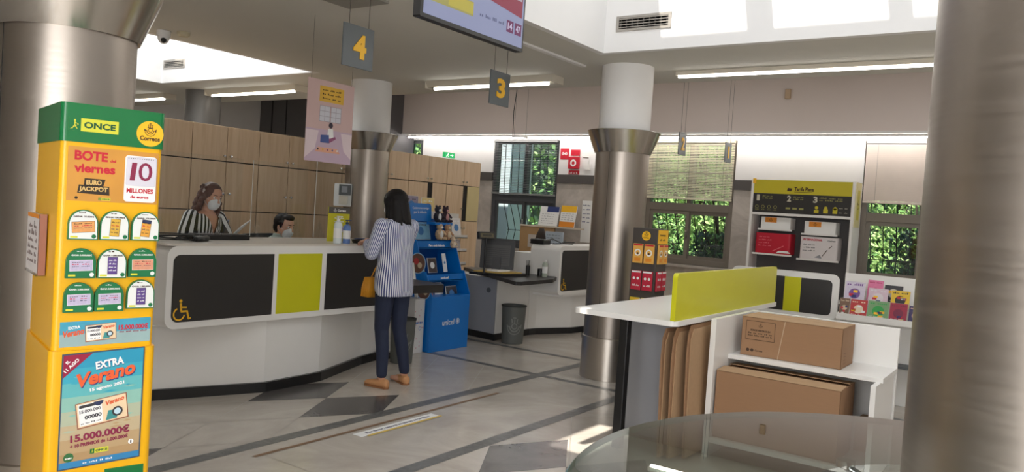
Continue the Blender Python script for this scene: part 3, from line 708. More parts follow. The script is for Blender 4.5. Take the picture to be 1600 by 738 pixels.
# ------------------------------------------------------------ service counters
def counters():
    # counter by the customer
    t = thing('service_counter', 'long white service counter with charcoal and lime front panels where the customer stands', 'counter', (-5.0, 4.1, 0))
    face = F((-4.84, 2.96, 0), (0, 1, 0), (0, 0, 1))
    body = [(-5.19, 2.95), (-5.17, 3.1), (-4.89, 3.83), (-4.92, 4.4), (-5.2, 5.13), (-5.27, 5.44), (-5.6, 5.44), (-5.6, 2.95)]
    mb = MB(); mb.prism(body, .075, .56, WHITE)
    mb.prism([(-5.1, 2.97), (-4.86, 3.1), (-4.86, 5.1), (-5.2, 5.3), (-5.2, 5.44), (-5.6, 5.44), (-5.6, 2.97)], .55, .9, WHITE); build(mb, 'body', t)
    mb = MB(); mb.prism([(x+(.03 if x > -5.5 else 0), y) for x, y in body], 0, .075, PLINTH); build(mb, 'plinth', t)
    mb = MB(face); poly = rrect(0, 2.34, .555, 1.12, .075, 7, (0, 1, 1, 0)); mb.prism(poly, -.30, 0, WHITE); build(mb, 'front_shell', t, .006)
    for (a, b, m, r, cs, nm) in ((.045, .865, CHAR, .05, (0, 1, 1, 0), 'charcoal_panel'), (.905, 1.335, LIME, .004, (1, 1, 1, 1), 'lime_panel'), (1.385, 2.28, CHAR, .04, (1, 0, 0, 1), 'charcoal_panel')):
        mb = MB(face); mb.prism(rrect(a, b, .60, 1.06, r, 6, cs), .0, .003, m); o = build(mb, nm, t)
        if a < .1:
            mb = MB(face); wheelchair(mb, .05, .612, .145, .004, YELLOW); build(mb, 'wheelchair_symbol', o)
    mb = MB(); mb.prism(rrect(-5.62, -4.835, 2.955, 5.305, .05, 5, (1, 0, 0, 1)), 1.12, 1.135, mat('counter_top', (214, 206, 196), .3)); build(mb, 'top', t, .003)
    # low wing desk at its end
    t = thing('wing_desk', 'low black-topped desk wing between the customer and the blue charity stand', 'desk', (-5.0, 5.65, 0))
    mb = MB(); mb.prism([(-5.9, 5.45), (-4.86, 5.45), (-4.80, 5.80), (-4.86, 5.86), (-5.9, 5.98)], .675, .75, CHAR); build(mb, 'desktop', t, .004)
    mb = MB(); mb.prism([(-5.8, 5.46), (-5.22, 5.46), (-5.22, 5.78), (-5.8, 5.85)], .06, .675, WHITE); build(mb, 'body', t)
    mb = MB(); mb.prism([(-5.8, 5.46), (-5.2, 5.46), (-5.2, 5.78), (-5.8, 5.85)], 0, .06, PLINTH); build(mb, 'plinth', t)
    # clerks' desk
    t = thing('clerk_desk', 'clerks\' work desk behind the long counter', 'desk', (-5.9, 4.2, 0))
    mb = MB(); mb.box(-6.0, -5.63, 2.96, 5.38, .73, .76, CHAR); build(mb, 'desktop', t)
    for y in (2.98, 5.30):
        mb = MB(); mb.box(-5.98, -5.66, y, y+.04, 0, .73, GREYP); build(mb, 'leg', t)
    # second counter with monitor desk
    t = thing('service_counter', 'white service counter with a charcoal panel behind the monitor desk', 'counter', (-5.1, 8.9, 0))
    mb = MB(); mb.prism([(-5.24, 7.98), (-5.22, 8.12), (-5.0, 8.6), (-4.95, 9.0), (-5.0, 9.8), (-5.7, 9.8), (-5.7, 7.98)], .075, .56, WHITE); mb.prism([(-5.3, 8.02), (-4.86, 8.12), (-4.86, 9.78), (-5.6, 9.78), (-5.6, 8.02)], .5, 1.0, WHITE); build(mb, 'body', t)
    mb = MB(); mb.prism([(-5.22, 7.98), (-5.2, 8.1), (-4.97, 8.6), (-4.93, 9.0), (-4.97, 9.8), (-5.7, 9.8), (-5.7, 7.98)], 0, .075, PLINTH); build(mb, 'plinth', t)
    face = F((-4.84, 7.97, 0), (0, 1, 0), (0, 0, 1))
    mb = MB(face); mb.prism(rrect(0, 1.85, .53, 1.12, .07, 7), -.42, 0, WHITE); build(mb, 'front_shell', t, .006)
    mb = MB(face); mb.prism(rrect(.05, 1.8, .575, 1.07, .05, 6), 0, .003, CHAR); o = build(mb, 'charcoal_panel', t)
    mb = MB(face); wheelchair(mb, .055, .59, .14, .004, YELLOW); build(mb, 'wheelchair_symbol', o)
    t = thing('monitor_desk', 'low desk with a thick black top carrying the monitor', 'desk', (-5.5, 7.6, 0))
    mb = MB(); mb.prism([(-6.15, 7.80), (-4.70, 6.87), (-4.66, 6.92), (-4.70, 7.62), (-4.86, 7.96), (-5.3, 7.96), (-6.15, 7.96)], .712, .752, CHAR); build(mb, 'desktop', t, .005)
    mb = MB(); mb.prism([(-5.24, 7.3), (-5.24, 7.97), (-6.1, 7.97), (-6.1, 7.62), (-5.7, 7.37)], .075, .712, WHITE); build(mb, 'body', t)
    mb = MB(); mb.prism([(-5.245, 7.295), (-5.7, 7.362), (-6.1, 7.62), (-6.1, 7.60), (-5.7, 7.345), (-5.245, 7.278)], .075, .711, GREYP); p = build(mb, 'grey_side_panel', t)
    mb = MB(); mb.lathe([(0, 0), (.03, 0), (.03, .004), (0, .004)], DGREY, n=20); mb.v = [Vector((-5.36+v.x, 7.292-v.z, .57+v.y)) for v in mb.v]; build(mb, 'cable_cap', p)
    mb = MB(); mb.prism([(-5.22, 7.26), (-5.22, 7.97), (-6.1, 7.97), (-6.1, 7.58), (-5.7, 7.33)], 0, .075, PLINTH); build(mb, 'plinth', t)
counters()

# ------------------------------------------------------------ counter-top things
def bottle(name, label, x, y, z, r, h, m, pump=True, capm=None, cat='bottle'):
    t = thing(name, label, cat, (x, y, z))
    mb = MB(); mb.lathe([(0, z), (r*.95, z), (r, z+.01), (r, z+h*.68), (r*.8, z+h*.76), (r*.35, z+h*.8), (r*.35, z+h*.86), (0, z+h*.86)], m, (x, y), 20); b = build(mb, 'bottle_body', t)
    mb = MB(); mb.lathe([(r*1.003, z+h*.2), (r*1.01, z+h*.2), (r*1.01, z+h*.55), (r*1.003, z+h*.55)], PAPER, (x, y), 20); build(mb, 'label_wrap', t)
    mb = MB(); cm = capm or PAPER; mb.cyl((x, y), r*.42, z+h*.82, z+h*.9, cm, 14)
    if pump: mb.cyl((x, y), r*.13, z+h*.9, z+h*.98, cm, 8); mb.box(x-.012, x+.04, y-.01, y+.01, z+h*.96, z+h, cm)
    build(mb, 'pump' if pump else 'cap', t)
    return t
def counter_items():
    Z = 1.135
    clear = thin_glass('gel_plastic', (.86, .93, .92), 1.6); bluep = mat('blue_plastic', (96, 128, 186), .3)
    bottle('sanitizer_bottle', 'white pump bottle of hand gel on the counter edge', -4.93, 4.53, Z, .035, .23, mat('gel_white', (222, 230, 230), .25))
    bottle('spray_bottle', 'blue spray bottle beside the white pump bottle', -4.94, 4.64, Z, .032, .20, bluep, True, mat('navy_plastic', (40, 56, 96), .4))
    # lime leaflet holder
    a = .25; d = Vector((math.sin(a), math.cos(a), 0))
    t = thing('counter_notice', 'lime and dark grey upright notice on the counter behind the bottles', 'notice', (-5.15, 4.8, Z))
    Fm = F((-5.2, 4.66, Z), (d.x, d.y, 0), (0, 0, 1)); mb = MB(Fm); mb.box(0, .205, 0, .30, -.012, 0, mat('lime_card', (204, 196, 40), .5)); build(mb, 'board', t)
    mb = MB(Fm); mb.rect(0, .205, .245, .30, .001, mat('graphite_card', (88, 84, 80), .5)); horn(mb, .06, .27, .03, .002, PAPER); mb.text('Correos', .085, .262, .08, .02, .002, PAPER)
    for k in range(2): mb.scrib(.06, .15, .2-.03*k, .012, .001, PAPER, 2, k)
    mb.disc(.12, .11, .034, .001, mat('lilac_card', (196, 180, 200), .5)); mb.ring(.12, .11, .02, .026, .002, mat('mauve_card', (150, 120, 160), .5)); build(mb, 'print', t)
    t = thing('pen_tray', 'round black dish on the counter edge in front of the lime notice', 'dish', (-4.96, 4.83, Z))
    mb = MB(); mb.lathe([(0, Z), (.07, Z), (.085, Z+.03), (.078, Z+.032), (.06, Z+.012), (0, Z+.012)], BLACK, (-4.96, 4.83), 28); build(mb, 'bowl', t)
    mb = MB(); mb.rings([((-5.16, 5.03, Z+.002), (.0, .09, 0), (.055, 0, 0)), ((-5.16, 5.03, Z+.03), (.0, .08, 0), (.045, 0, 0))], mat('navy_case', (44, 52, 90), .5), 16); build(mb, 'glasses_case', label='small navy case lying on the counter by the customer\'s hands', cat='case')
    mb = MB(); mb.box(-5.1, -4.9, 4.88, 5.08, Z, Z+.002, PAPER); mb.box(-5.02, -4.86, 4.97, 5.15, Z+.002, Z+.004, PAPER); build(mb, 'paper_form', label='white paper forms under the customer\'s hands', cat='paper')
    t = thing('desk_stapler_rack', 'pale wire pen holder standing behind the lime notice', 'pen holder', (-5.38, 5.02, Z))
    mb = MB(); mb.lathe([(0, Z), (.04, Z), (.045, Z+.09), (.042, Z+.09), (.037, Z+.006), (0, Z+.006)], mat('mesh_pot', (150, 140, 132), .5, .5), (-5.38, 5.02), 18); build(mb, 'pot', t)
    for k in range(4):
        mb = MB(); mb.tube([(-5.38, 5.02, Z+.01), (-5.38+.03*math.cos(k*1.7), 5.02+.03*math.sin(k*1.7), Z+.15)], .004, (PAPER, RED, PAPER, bluep)[k], 6); build(mb, 'pen', t)
    # cables, scanner, keyboard on the left of the counter
    t = thing('barcode_scanner', 'black scanner with a tangled cable on the counter left end', 'scanner', (-5.1, 3.15, Z))
    mb = MB(); mb.prism(rrect(-5.3, -5.08, 3.3, 3.42, .02), Z, Z+.035, BLACK); build(mb, 'cradle', t, .004)
    mb = MB(); mb.cap((-5.10, 3.42, Z+.02), (-5.02, 3.28, Z+.02), .022, .018, BLACK); build(mb, 'handle', t)
    mb = MB(); pts = []
    for k in range(60):
        a = k*.33; pts.append((-5.12+.09*math.cos(a)*(1+.2*math.sin(a*.37)), 3.13+.17*math.sin(a*1.03)+.0012*k, Z+.012+.018*(1+math.sin(a*.61))))
    mb.tube(pts, .0045, BLACK, 6); build(mb, 'cable', t)
    t = thing('keyboard', 'black keyboard lying on the counter in front of the standing clerk', 'keyboard', (-5.3, 3.75, Z))
    mb = MB(); mb.prism(rrect(-5.42, -5.24, 3.46, 3.9, .01), Z, Z+.035, BLACK); build(mb, 'case', t, .003)
    mb = MB()
    for i in range(14):
        for j in range(5): mb.box(-5.41+.032*j, -5.385+.032*j, 3.475+.03*i, 3.5+.03*i, Z+.035, Z+.041, CHAR)
    build(mb, 'keys', t, kind=None)
    # acrylic screens on the counter
    for i, (y0, y1, lab) in enumerate(((3.2, 3.95, 'clear acrylic screen on the counter in front of the standing clerk'), (4.05, 4.62, 'clear acrylic screen on the counter in front of the seated clerk'), (4.72, 5.2, 'clear acrylic screen on the counter nearest the customer'))):
        x = -5.45; t = thing('acrylic_screen', lab, 'screen', (x, (y0+y1)/2, Z), 0, 'clear screens on the long counter')
        mb = MB(); mb.box(x-.003, x+.003, y0, y1, Z+.02, 1.98 if i == 2 else 1.78, ACRYL); build(mb, 'pane', t)
        for y in (y0+.06, y1-.1):
            mb = MB(); mb.prism([(x-.09, Z), (x+.09, Z), (x+.003, Z+.16), (x-.003, Z+.16)], 0, .004, ACRYL); mb.v = [Vector((v.x, y+v.z, v.y)) for v in mb.v]; build(mb, 'foot', t)
        mb = MB(); em = mat('acrylic_edge', (226, 228, 226), .3)
        zt = 1.98 if i == 2 else 1.78
        mb.box(x-.003, x+.003, y0-.002, y0, Z+.02, zt, em); build(mb, 'polished_edge', t)
    # time clock on the far column
    t = thing('time_clock', 'grey and white wall terminal mounted on the left of the far column', 'terminal', (-6.75, 6.2, 1.45))
    Fm = F((-6.83, 6.285, 1.44), (.72, .69, 0), (0, 0, 1)); Fm = F((-6.72, 6.13, 1.43), (.60, .80, 0), (0, 0, 1))
    Fm = F((-6.86, 6.21, 1.43), (.75, .66, 0), (0, 0, 1))
    mb = MB(Fm); mb.prism(rrect(0, .2, 0, .26, .012), -.1, 0, PAPER); build(mb, 'case', t, .006)
    mb = MB(Fm); mb.box(.055, .19, .13, .25, 0, .012, DGREY); mb.box(.085, .15, .16, .23, .012, .014, GREYP); build(mb, 'display', t)
    mb = MB(Fm); mb.box(.06, .16, .02, .12, 0, .014, mat('beige_plastic', (214, 206, 190), .5)); build(mb, 'card_slot', t)
    # monitor desk things
    Z = .752
    t = thing('desktop_monitor', 'black monitor seen from behind on the low black desk', 'monitor', (-5.35, 7.45, Z))
    R = Matrix.Translation((-5.38, 7.44, Z)) @ Matrix.Rotation(math.radians(28), 4, 'Z') @ Matrix.Rotation(-.12, 4, 'X')
    mb = MB(R); mb.prism(rrect(-.2, .2, .06, .40, .012), -.02, .02, BLACK); mb.v = [R @ Vector(((R.inverted() @ v).x, (R.inverted() @ v).z, (R.inverted() @ v).y)) for v in mb.v]; build(mb, 'screen_case', t, .006)
    mb = MB(R); mb.box(-.15, .15, -.026, -.02, .1, .34, CHAR)
    for k in range(9): mb.box(-.14, .14, -.0275, -.026, .12+.022*k, .128+.022*k, BLACK)
    build(mb, 'rear_grille', t)
    mb = MB(R); mb.box(-.05, .05, -.05, -.02, .02, .2, BLACK); mb.cyl((0, -.02), .1, .0, .02, BLACK, 24); build(mb, 'stand', t)
    t = thing('customer_display', 'small display with an amber window on a thin pole beside the monitor', 'display', (-5.33, 7.1, Z))
    mb = MB(); mb.box(-5.39, -5.27, 7.08, 7.2, Z, Z+.02, BLACK); build(mb, 'base', t)
    mb = MB(); mb.cyl((-5.33, 7.14), .012, Z+.02, 1.18, BLACK, 12); build(mb, 'pole', t)
    Fm = F((-5.35, 7.04, 1.165), (.2, .98, 0), (-.17, .03, .98)); mb = MB(Fm); mb.box(0, .24, 0, .085, -.04, 0, BLACK); build(mb, 'head', t, .004)
    mb = MB(Fm); mb.rect(.02, .22, .018, .066, .001, mat('amber_window', (96, 88, 56), .3)); mb.rect(.05, .19, .03, .055, .002, mat('window_dark', (40, 36, 22), .3)); build(mb, 'display_window', t)
    t = thing('parcel_scale', 'parcel scale with a yellowish plate on the low black desk', 'scale', (-5.15, 7.2, Z))
    mb = MB(); mb.prism([(-5.55, 7.42), (-5.5, 7.08), (-5.1, 7.20), (-5.02, 7.55), (-5.2, 7.62)], Z+.0, Z+.03, BLACK); build(mb, 'base', t)
    mb = MB(); mb.prism([(-5.52, 7.40), (-5.47, 7.12), (-5.14, 7.22), (-5.07, 7.53), (-5.2, 7.58)], Z+.03, Z+.042, mat('scale_plate', (190, 160, 84), .5)); build(mb, 'weighing_plate', t, .003)
    mb = MB(); mb.box(-5.38, -5.22, 7.25, 7.5, Z+.043, Z+.058, PAPER); build(mb, 'parcel_form_pad', label='white pad lying on the yellow scale plate', cat='pad')
    for i, (x, y, r, h, lab) in enumerate(((-5.12, 7.72, .025, .12, 'left black pen cup beside the gel bottle'), (-5.02, 7.84, .035, .085, 'squat black mug between the pen cup and the gel bottle'))):
        mb = MB(); mb.lathe([(0, Z), (r, Z), (r, Z+h), (r*.85, Z+h), (r*.85, Z+.01), (0, Z+.01)], BLACK, (x, y), 18)
        if i == 0:
            for k in range(3): mb.tube([(x, y, Z+.02), (x+.02*math.cos(k*2), y+.02*math.sin(k*2), Z+h+.06)], .004, CHAR, 6)
        build(mb, 'pen_cup' if i == 0 else 'mug', label=lab, cat='cup')
    bottle('gel_bottle', 'clear flip-top gel bottle at the corner of the monitor desk', -4.92, 7.78, Z, .032, .22, mat('gel_clear', (176, 184, 170), .25), False)
    # top of the second counter
    Z = 1.12
    t = thing('document_printer', 'small black and white label printer with loose cables on the second counter', 'printer', (-5.15, 8.35, Z))
    mb = MB(); mb.box(-5.3, -5.1, 8.0, 8.16, Z, Z+.06, BLACK); build(mb, 'body', t, .01)
    mb = MB(); mb.tube([(-5.15, 8.1, Z+.05), (-5.1, 8.2, Z+.07), (-5.05, 8.35, Z+.015), (-5.1, 8.5, Z+.05), (-5.2, 8.6, Z+.02), (-5.1, 8.75, Z+.03), (-5.05, 8.6, Z+.01), (-5.0, 8.3, Z+.02), (-5.1, 8.2, Z+.01)], .006, BLACK, 6); build(mb, 'cable', t)
    mb = MB(); mb.box(-5.2, -5.0, 8.28, 8.7, Z, Z+.004, PAPER); build(mb, 'paper_tray_sheet', label='white sheet beside the cable on the second counter', cat='paper')
    # chair back behind second counter
    t = thing('office_chair', 'dark rounded mesh chair back behind the second counter', 'chair', (-5.85, 9.0, 0))
    Rm = Matrix.Translation((-5.85, 9.1, 0)) @ Matrix.Rotation(-.6, 4, 'Z')
    mb = MB(Rm); mb.rings([((0, -.02+.03*k*k*.02, .75+.09*k), ((.21, .215, .22, .22, .20, .15, .06)[k], 0, 0), (0, .025, 0)) for k in range(7)], mat('chair_mesh', (52, 44, 42), .8), 24); b = build(mb, 'backrest', t)
    mb = MB(Rm); mb.prism(rrect(-.24, .24, -.5, -.04, .08), .46, .53, CHAR); build(mb, 'seat', t, .02)
    mb = MB(Rm); mb.cyl((0, -.27), .025, .1, .46, CHROME, 14); build(mb, 'gas_stem', t)
    for k in range(5):
        a = k*2*PI/5; mb = MB(Rm); mb.tube([(0, -.27, .1), (.28*math.cos(a), -.27+.28*math.sin(a), .06)], [.025, .015], BLACK, 8); l = build(mb, 'leg', t)
        mb = MB(Rm); mb.ball((.28*math.cos(a), -.27+.28*math.sin(a), .028), .028, BLACK, n=12); build(mb, 'caster', l)
    mb = MB(Rm); mb.tube([(0, -.27, .47), (0, .03, .5), (0, .04, .8)], .02, BLACK, 8); build(mb, 'back_bar', t)
    # papers and boards at the back wall by window 2
    kr = mat('kraft_board', (170, 138, 98), .8)
    t = thing('pinboard_panel', 'tall brown board under the right half of the monitor window', 'board', (-7.2, 11.1, .6))
    mb = MB(); mb.box(-7.75, -7.05, 11.36, 11.4, 0, 1.26, kr); build(mb, 'board', t)
    mb = MB(); mb.box(-7.57, -7.25, 11.355, 11.36, .90, 1.12, mat('grey_note', (190, 184, 178), .7)); mb.M = F((-7.57, 11.354, .9), (1, 0, 0), (0, 0, 1)); mb.scrib(.04, .28, .12, .02, .0, INK, 4, 2); mb.scrib(.04, .22, .07, .02, .0, INK, 3, 5); build(mb, 'pinned_note', t)
    mb = MB(); mb.box(-7.75, -6.5, 11.34, 11.42, 1.26, 1.285, mat('pale_rail', (220, 208, 190), .6)); build(mb, 'ledge', t)
    for (x0, x1, z0, z1, m, nm, lab, tilt) in ((-7.40, -7.02, 1.29, 1.63, PAPER, 'brochure', 'white brochures leaning on the ledge under the monitor window', 0), (-6.98, -6.68, 1.29, 1.66, YELLOW, 'brochure', 'yellow and white brochure on the ledge right of the window', 0)):
        mb = MB(F((x0, 11.38, z0), (1, 0, 0), (0, .2, .98))); w, h = x1-x0, z1-z0; mb.box(0, w, 0, h, -.02, 0, PAPER)
        if m is PAPER:
            mb.rect(.14, w, h*.72, h, .001, mat('navy_print', (36, 52, 110), .5))
            for k in range(5): mb.scrib(.05, .3, .04+.04*k, .012, .001, GREYP, 5, k)
        else:
            mb.rect(.0, w, h*.7, h, .001, m); mb.rect(0, w, 0, h*.25, .001, mat('orange_print', (226, 140, 40), .5))
            for k in range(4): mb.scrib(.03, w-.04, .12+.035*k, .012, .001, GREYP, 4, k+3)
        build(mb, nm, label=lab, cat='brochure')
    mb = MB(); mb.box(-6.66, -6.45, 11.585, 11.596, 1.05, 1.76, PAPER); mb.M = F((-6.66, 11.584, 1.05), (1, 0, 0), (0, 0, 1))
    for k in range(5): mb.scrib(.02, .16, .62-.07*k, .02, .001, mat('navy_print', (36, 52, 110), .5), 2, k)
    build(mb, 'wall_notice', label='narrow white notice with short blue lines on the marble wall', cat='notice')
    mb = MB(); mb.box(-7.12, -6.78, 11.2, 11.24, .95, 1.2, mat('pale_blue_card', (176, 190, 204), .5)); mb.M = F((-7.12, 11.199, .95), (1, 0, 0), (0, 0, 1))
    for k in range(4): mb.scrib(.03, .3, .05+.045*k, .014, .001, DGREY, 5, k)
    mb.M = Matrix(); mb.box(-7.0, -6.9, 11.2, 11.36, 0, .96, kr); build(mb, 'pale_blue_sign', label='pale blue card behind the second counter below the ledge', cat='card')
    t = thing('notice_frame', 'tall white-framed notice on the back wall left of the middle column', 'notice', (-6.3, 11.58, .9))
    mb = MB(); mb.box(-6.42, -5.7, 11.57, 11.598, .85, 1.93, WHITE); build(mb, 'frame', t, .004)
    mb = MB(F((-6.42, 11.569, .85), (1, 0, 0), (0, 0, 1))); mb.rect(.05, .67, .05, 1.03, .001, mat('notice_grey', (186, 182, 180), .6)); mb.rect(.05, .67, .93, 1.03, .002, mat('olive_print', (150, 140, 50), .6)); mb.text('Horario', .08, .955, .2, .045, .003, INK)
    mb.rect(.15, .3, .62, .82, .002, mat('plum_print', (90, 50, 80), .6))
    for k in range(8): mb.scrib(.1, .4, .12+.055*k, .018, .002, DGREY, 4, k)
    build(mb, 'notice_sheet', t)
counter_items()
# ------------------------------------------------------------ lottery stand
def once_logo(mb, u, v, w, h, z, small=False):
    g = GREEN; y = mat('once_yellow', (214, 212, 60), .4); k = w*.24
    mb.rect(u, u+w, v, v+h, z, y); mb.rect(u, u+k, v, v+h, z+.0004, g)
    mb.ring(u+k*.5, v+h*.5, 0, .001, z, g) if False else None
    wl = y; cx = u+k*.5
    mb.disc(cx, v+h*.8, h*.07, z+.0008, wl, 10); mb.line((cx, v+h*.74), (cx, v+h*.42), h*.07, z+.0008, wl)
    mb.line((cx, v+h*.44), (cx-k*.22, v+h*.15), h*.06, z+.0008, wl); mb.line((cx, v+h*.44), (cx+k*.2, v+h*.15), h*.06, z+.0008, wl)
    mb.line((cx, v+h*.64), (cx+k*.3, v+h*.5), h*.045, z+.0008, wl); mb.line((cx+k*.3, v+h*.5), (cx-k*.35, v+h*.12), h*.03, z+.0008, wl)
    mb.text('ONCE', u+k+w*.06, v+h*.25, w*.64, h*.5, z+.0006, mat('once_green_ink', (20, 84, 50), .5), True)
def lottery_ticket(mb, u, v, w, h, z, ang=.1):
    """summer draw ticket printed on the posters"""
    M0 = mb.M; mb.M = M0 @ Matrix.Translation((u, v, z)) @ Matrix.Rotation(ang, 4, 'Z')
    cr = mat('ticket_cream', (232, 206, 168), .5); br = mat('ticket_brown', (150, 84, 60), .5); ink = mat('ticket_ink', (52, 50, 54), .5)
    mb.rect(-w*.02, w*1.02, -h*.05, h*1.03, 0, br); mb.rect(0, w, 0, h, .0004, cr); mb.rect(.03*w, .5*w, .05*h, .95*h, .0008, PAPER)
    mb.rect(.05*w, .36*w, .80*h, .92*h, .0012, ink); mb.text('15.000.000', .05*w, .58*h, .42*w, .14*h, .0012, mat('ticket_grey', (110, 106, 110), .5))
    mb.text('00000', .14*w, .3*h, .34*w, .16*h, .0012, ink); mb.scrib(.06*w, .46*w, .12*h, .06*h, .0012, ink, 4, 3)
    mb.text('Verano', .56*w, .66*h, .4*w, .2*h, .0012, mat('orange_red', (220, 92, 50), .5), True, .12, .25)
    mb.disc(.44*w, .95*h, .1*w, .0014, mat('navy_ink', (40, 48, 84), .5), 16, PI, 2*PI)
    mb.quad([(.55*w, .05*h, .0012), (.78*w, .05*h, .0012), (.8*w, .4*h, .0012), (.62*w, .45*h, .0012)], mat('teal_ink', (60, 140, 140), .5)); mb.ring(.8*w, .33*h, .07*w, .11*w, .0016, ink); mb.disc(.8*w, .33*h, .07*w, .0016, mat('pale_blue_ink', (190, 214, 226), .5))
    mb.M = M0
def beach(mb, w, h, z):
    """sea fading to sand, as printed"""
    cols = [(44, 150, 182), (60, 164, 186), (96, 178, 182), (140, 188, 174), (176, 184, 158), (190, 172, 138), (184, 156, 116), (176, 144, 102)]
    n = len(cols); rnd = random.Random(5)
    for k in range(n):
        a, b = h*(1-(k+1)/n), h*(1-k/n); mb.rect(0, w, a, b, z, mat('beach_print_%d' % k, cols[k], .35, var=.05, scale=30))
    for k in range(26):
        v = rnd.uniform(.25, .8)*h; u = rnd.uniform(0, w*.8); L = rnd.uniform(.08, .2)*w; c = cols[min(n-1, int((1-v/h)*n)+rnd.choice((-1, 1)))]
        m = mat('beach_print_%d' % cols.index(c), c, .35); mb.quad([(u, v, z+.0003), (u+L*.5, v-.003*h/.1*.3, z+.0003), (u+L, v, z+.0003), (u+L*.5, v+.004*h/.1*.3, z+.0003)], m)
def lottery_stand():
    a = math.radians(15.4); o = Vector((-2.63, 1.223, 0)); t3 = Vector((math.sin(a), math.cos(a), 0)); n3 = Vector((t3.y, -t3.x, 0))
    t = thing('lottery_display_stand', 'tall yellow lottery display stand with a green header in front of the big left column', 'display stand', o, 0)
    Fm = F(o, t3, (0, 0, 1)); W_ = .308; D = .44
    def prismy(u0, u1, w0, w1, v0, v1, r, m, mb):
        poly = rrect(u0, u1, w0, w1, r, 6); M0 = mb.M
        mb.M = Fm @ Matrix(((1, 0, 0, 0), (0, 0, 1, 0), (0, 1, 0, 0), (0, 0, 0, 1))); mb.prism(poly, v0, v1, m, smooth=False); mb.M = M0
    mb = MB(); prismy(0, W_, -D, 0, .952, 1.632, .018, DYEL, mb); build(mb, 'upper_body', t)
    mb = MB(); prismy(-.008, W_+.008, -D-.02, .008, 0, .952, .022, DYEL, mb); build(mb, 'lower_body', t)
    mb = MB(); prismy(-.004, W_+.004, -D-.004, .004, 1.632, 1.757, .018, GREEN, mb); hd = build(mb, 'header', t)
    mb = MB(Fm); once_logo(mb, .018, 1.668, .147, .042, .005); build(mb, 'header_logo', hd)
    mb = MB(Fm); mb.disc(.264, 1.682, .043, .0048, YELLOW, 36); horn(mb, .264, 1.693, .042, .0054, INK); mb.text('Correos', .232, 1.658, .064, .016, .0054, INK); build(mb, 'round_logo', hd)
    # jackpot poster
    op = mat('orange_poster', (206, 146, 62), .3, var=.15, scale=9); mb = MB(Fm); mb.rect(.021, .297, 1.442, 1.618, .0008, op)
    mb.text('BOTE', .04, 1.574, .098, .032, .0014, RED); mb.text('del', .145, 1.574, .018, .01, .0014, RED); mb.text('viernes', .04, 1.535, .122, .028, .0014, RED)
    bk = mat('jackpot_black', (46, 34, 22), .4); gd = mat('jackpot_gold', (214, 178, 110), .3)
    mb.quad([(.07, 1.492, .0012), (.128, 1.492, .0012), (.134, 1.516, .0012), (.072, 1.517, .0012)], bk); mb.quad([(.052, 1.468, .0012), (.148, 1.464, .0012), (.146, 1.493, .0012), (.056, 1.495, .0012)], bk)
    mb.text('EURO', .077, 1.496, .046, .016, .0016, gd); mb.text('JACKPOT', .057, 1.471, .085, .019, .0016, gd)
    once_logo(mb, .115, 1.447, .036, .009, .0012); mb.disc(.05, 1.452, .005, .0012, bk, 10)
    build(mb, 'jackpot_poster', t)
    mb = MB(Fm); mb.prism(rrect(.191, .29, 1.448, 1.603, .01), .0, .006, PAPER); mb.prism(rrect(.194, .287, 1.502, 1.6, .006), .006, .009, mat('jackpot_card_grey', (216, 212, 222), .4))
    pr = mat('jackpot_plum', (136, 36, 70), .4); mb.text('1', .205, 1.52, .016, .06, .0096, pr, False, 0, .1); mb.text('0', .232, 1.52, .044, .062, .0096, pr, False)
    mb.text('MILLONES', .198, 1.478, .084, .016, .0066, RED); mb.text('de euros', .21, 1.46, .058, .01, .0066, RED)
    for k in range(12): mb.disc(.2+.007*k, 1.594, .0016, .0098, DGREY, 8)
    build(mb, 'jackpot_card', t, .0012)
    # strip
    mb = MB(F(o+t3*.021+Vector((0, 0, .962)), t3+Vector((0, 0, .03)), (0, 0, 1))); w, h = .276, .083
    sea = mat('strip_sea', (70, 158, 184), .3, var=.15, scale=20); sd = mat('strip_sand', (150, 176, 176), .3, var=.1, scale=20)
    mb.rect(0, w, h*.5, h, .0008, sea); mb.rect(0, w, 0, h*.5, .0008, sd); lottery_ticket(mb, .078, .014, .09, .052, .0012, .06)
    mb.text('EXTRA', .025, .056, .035, .010, .0012, PAPER, True, .12); mb.text('Verano', .007, .03, .065, .022, .0014, mat('orange_red', (220, 92, 50), .5), True, .15, .2)
    mb.text('15.000.000€', .175, .045, .093, .018, .0012, RED); mb.scrib(.178, .265, .036, .006, .0012, pr, 4, 5); build(mb, 'banner_strip', t)
    # big summer poster
    tp = Vector((t3.x, t3.y, .05)).normalized(); oP = o+t3*.034+n3*.009+Vector((0, 0, .562)); w, h = .242, .375
    mb = MB(F(oP, tp, (0, 0, 1))); mb.box(-.004, w+.004, -.005, h+.004, 0, .003, mat('holder_edge', (60, 80, 100), .4))
    beach(mb, w, h, .0036); z = .0046
    mb.quad([(0, h-.075, z), (0, h, z), (.085, h, z)][::1], DRED); mb.text('11 AGO', .008, h-.058, .055, .011, z+.0006, PAPER, True, .78); mb.text('EL', .012, h-.03, .012, .01, z+.0006, PAPER, True, .78)
    bl = mat('deep_blue_shadow', (34, 60, 120), .4)
    mb.text('EXTRA', .098, h-.06, .086, .026, z, bl, True, .12); mb.text('EXTRA', .097, h-.057, .086, .026, z+.0006, PAPER, True, .12)
    mb.text('DE', .136, h-.072, .012, .007, z+.0006, PAPER)
    orr = mat('verano_orange', (228, 96, 50), .4); mb.text('Verano', .036, h-.118, .185, .046, z+.0004, bl, True, .16, .25); mb.text('Verano', .034, h-.114, .185, .046, z+.001, orr, True, .16, .25)
    mb.text('15 agosto 2021', .082, h-.132, .105, .014, z+.0006, PAPER, True, .13)
    lottery_ticket(mb, .052, .128, .15, .08, z, .12)
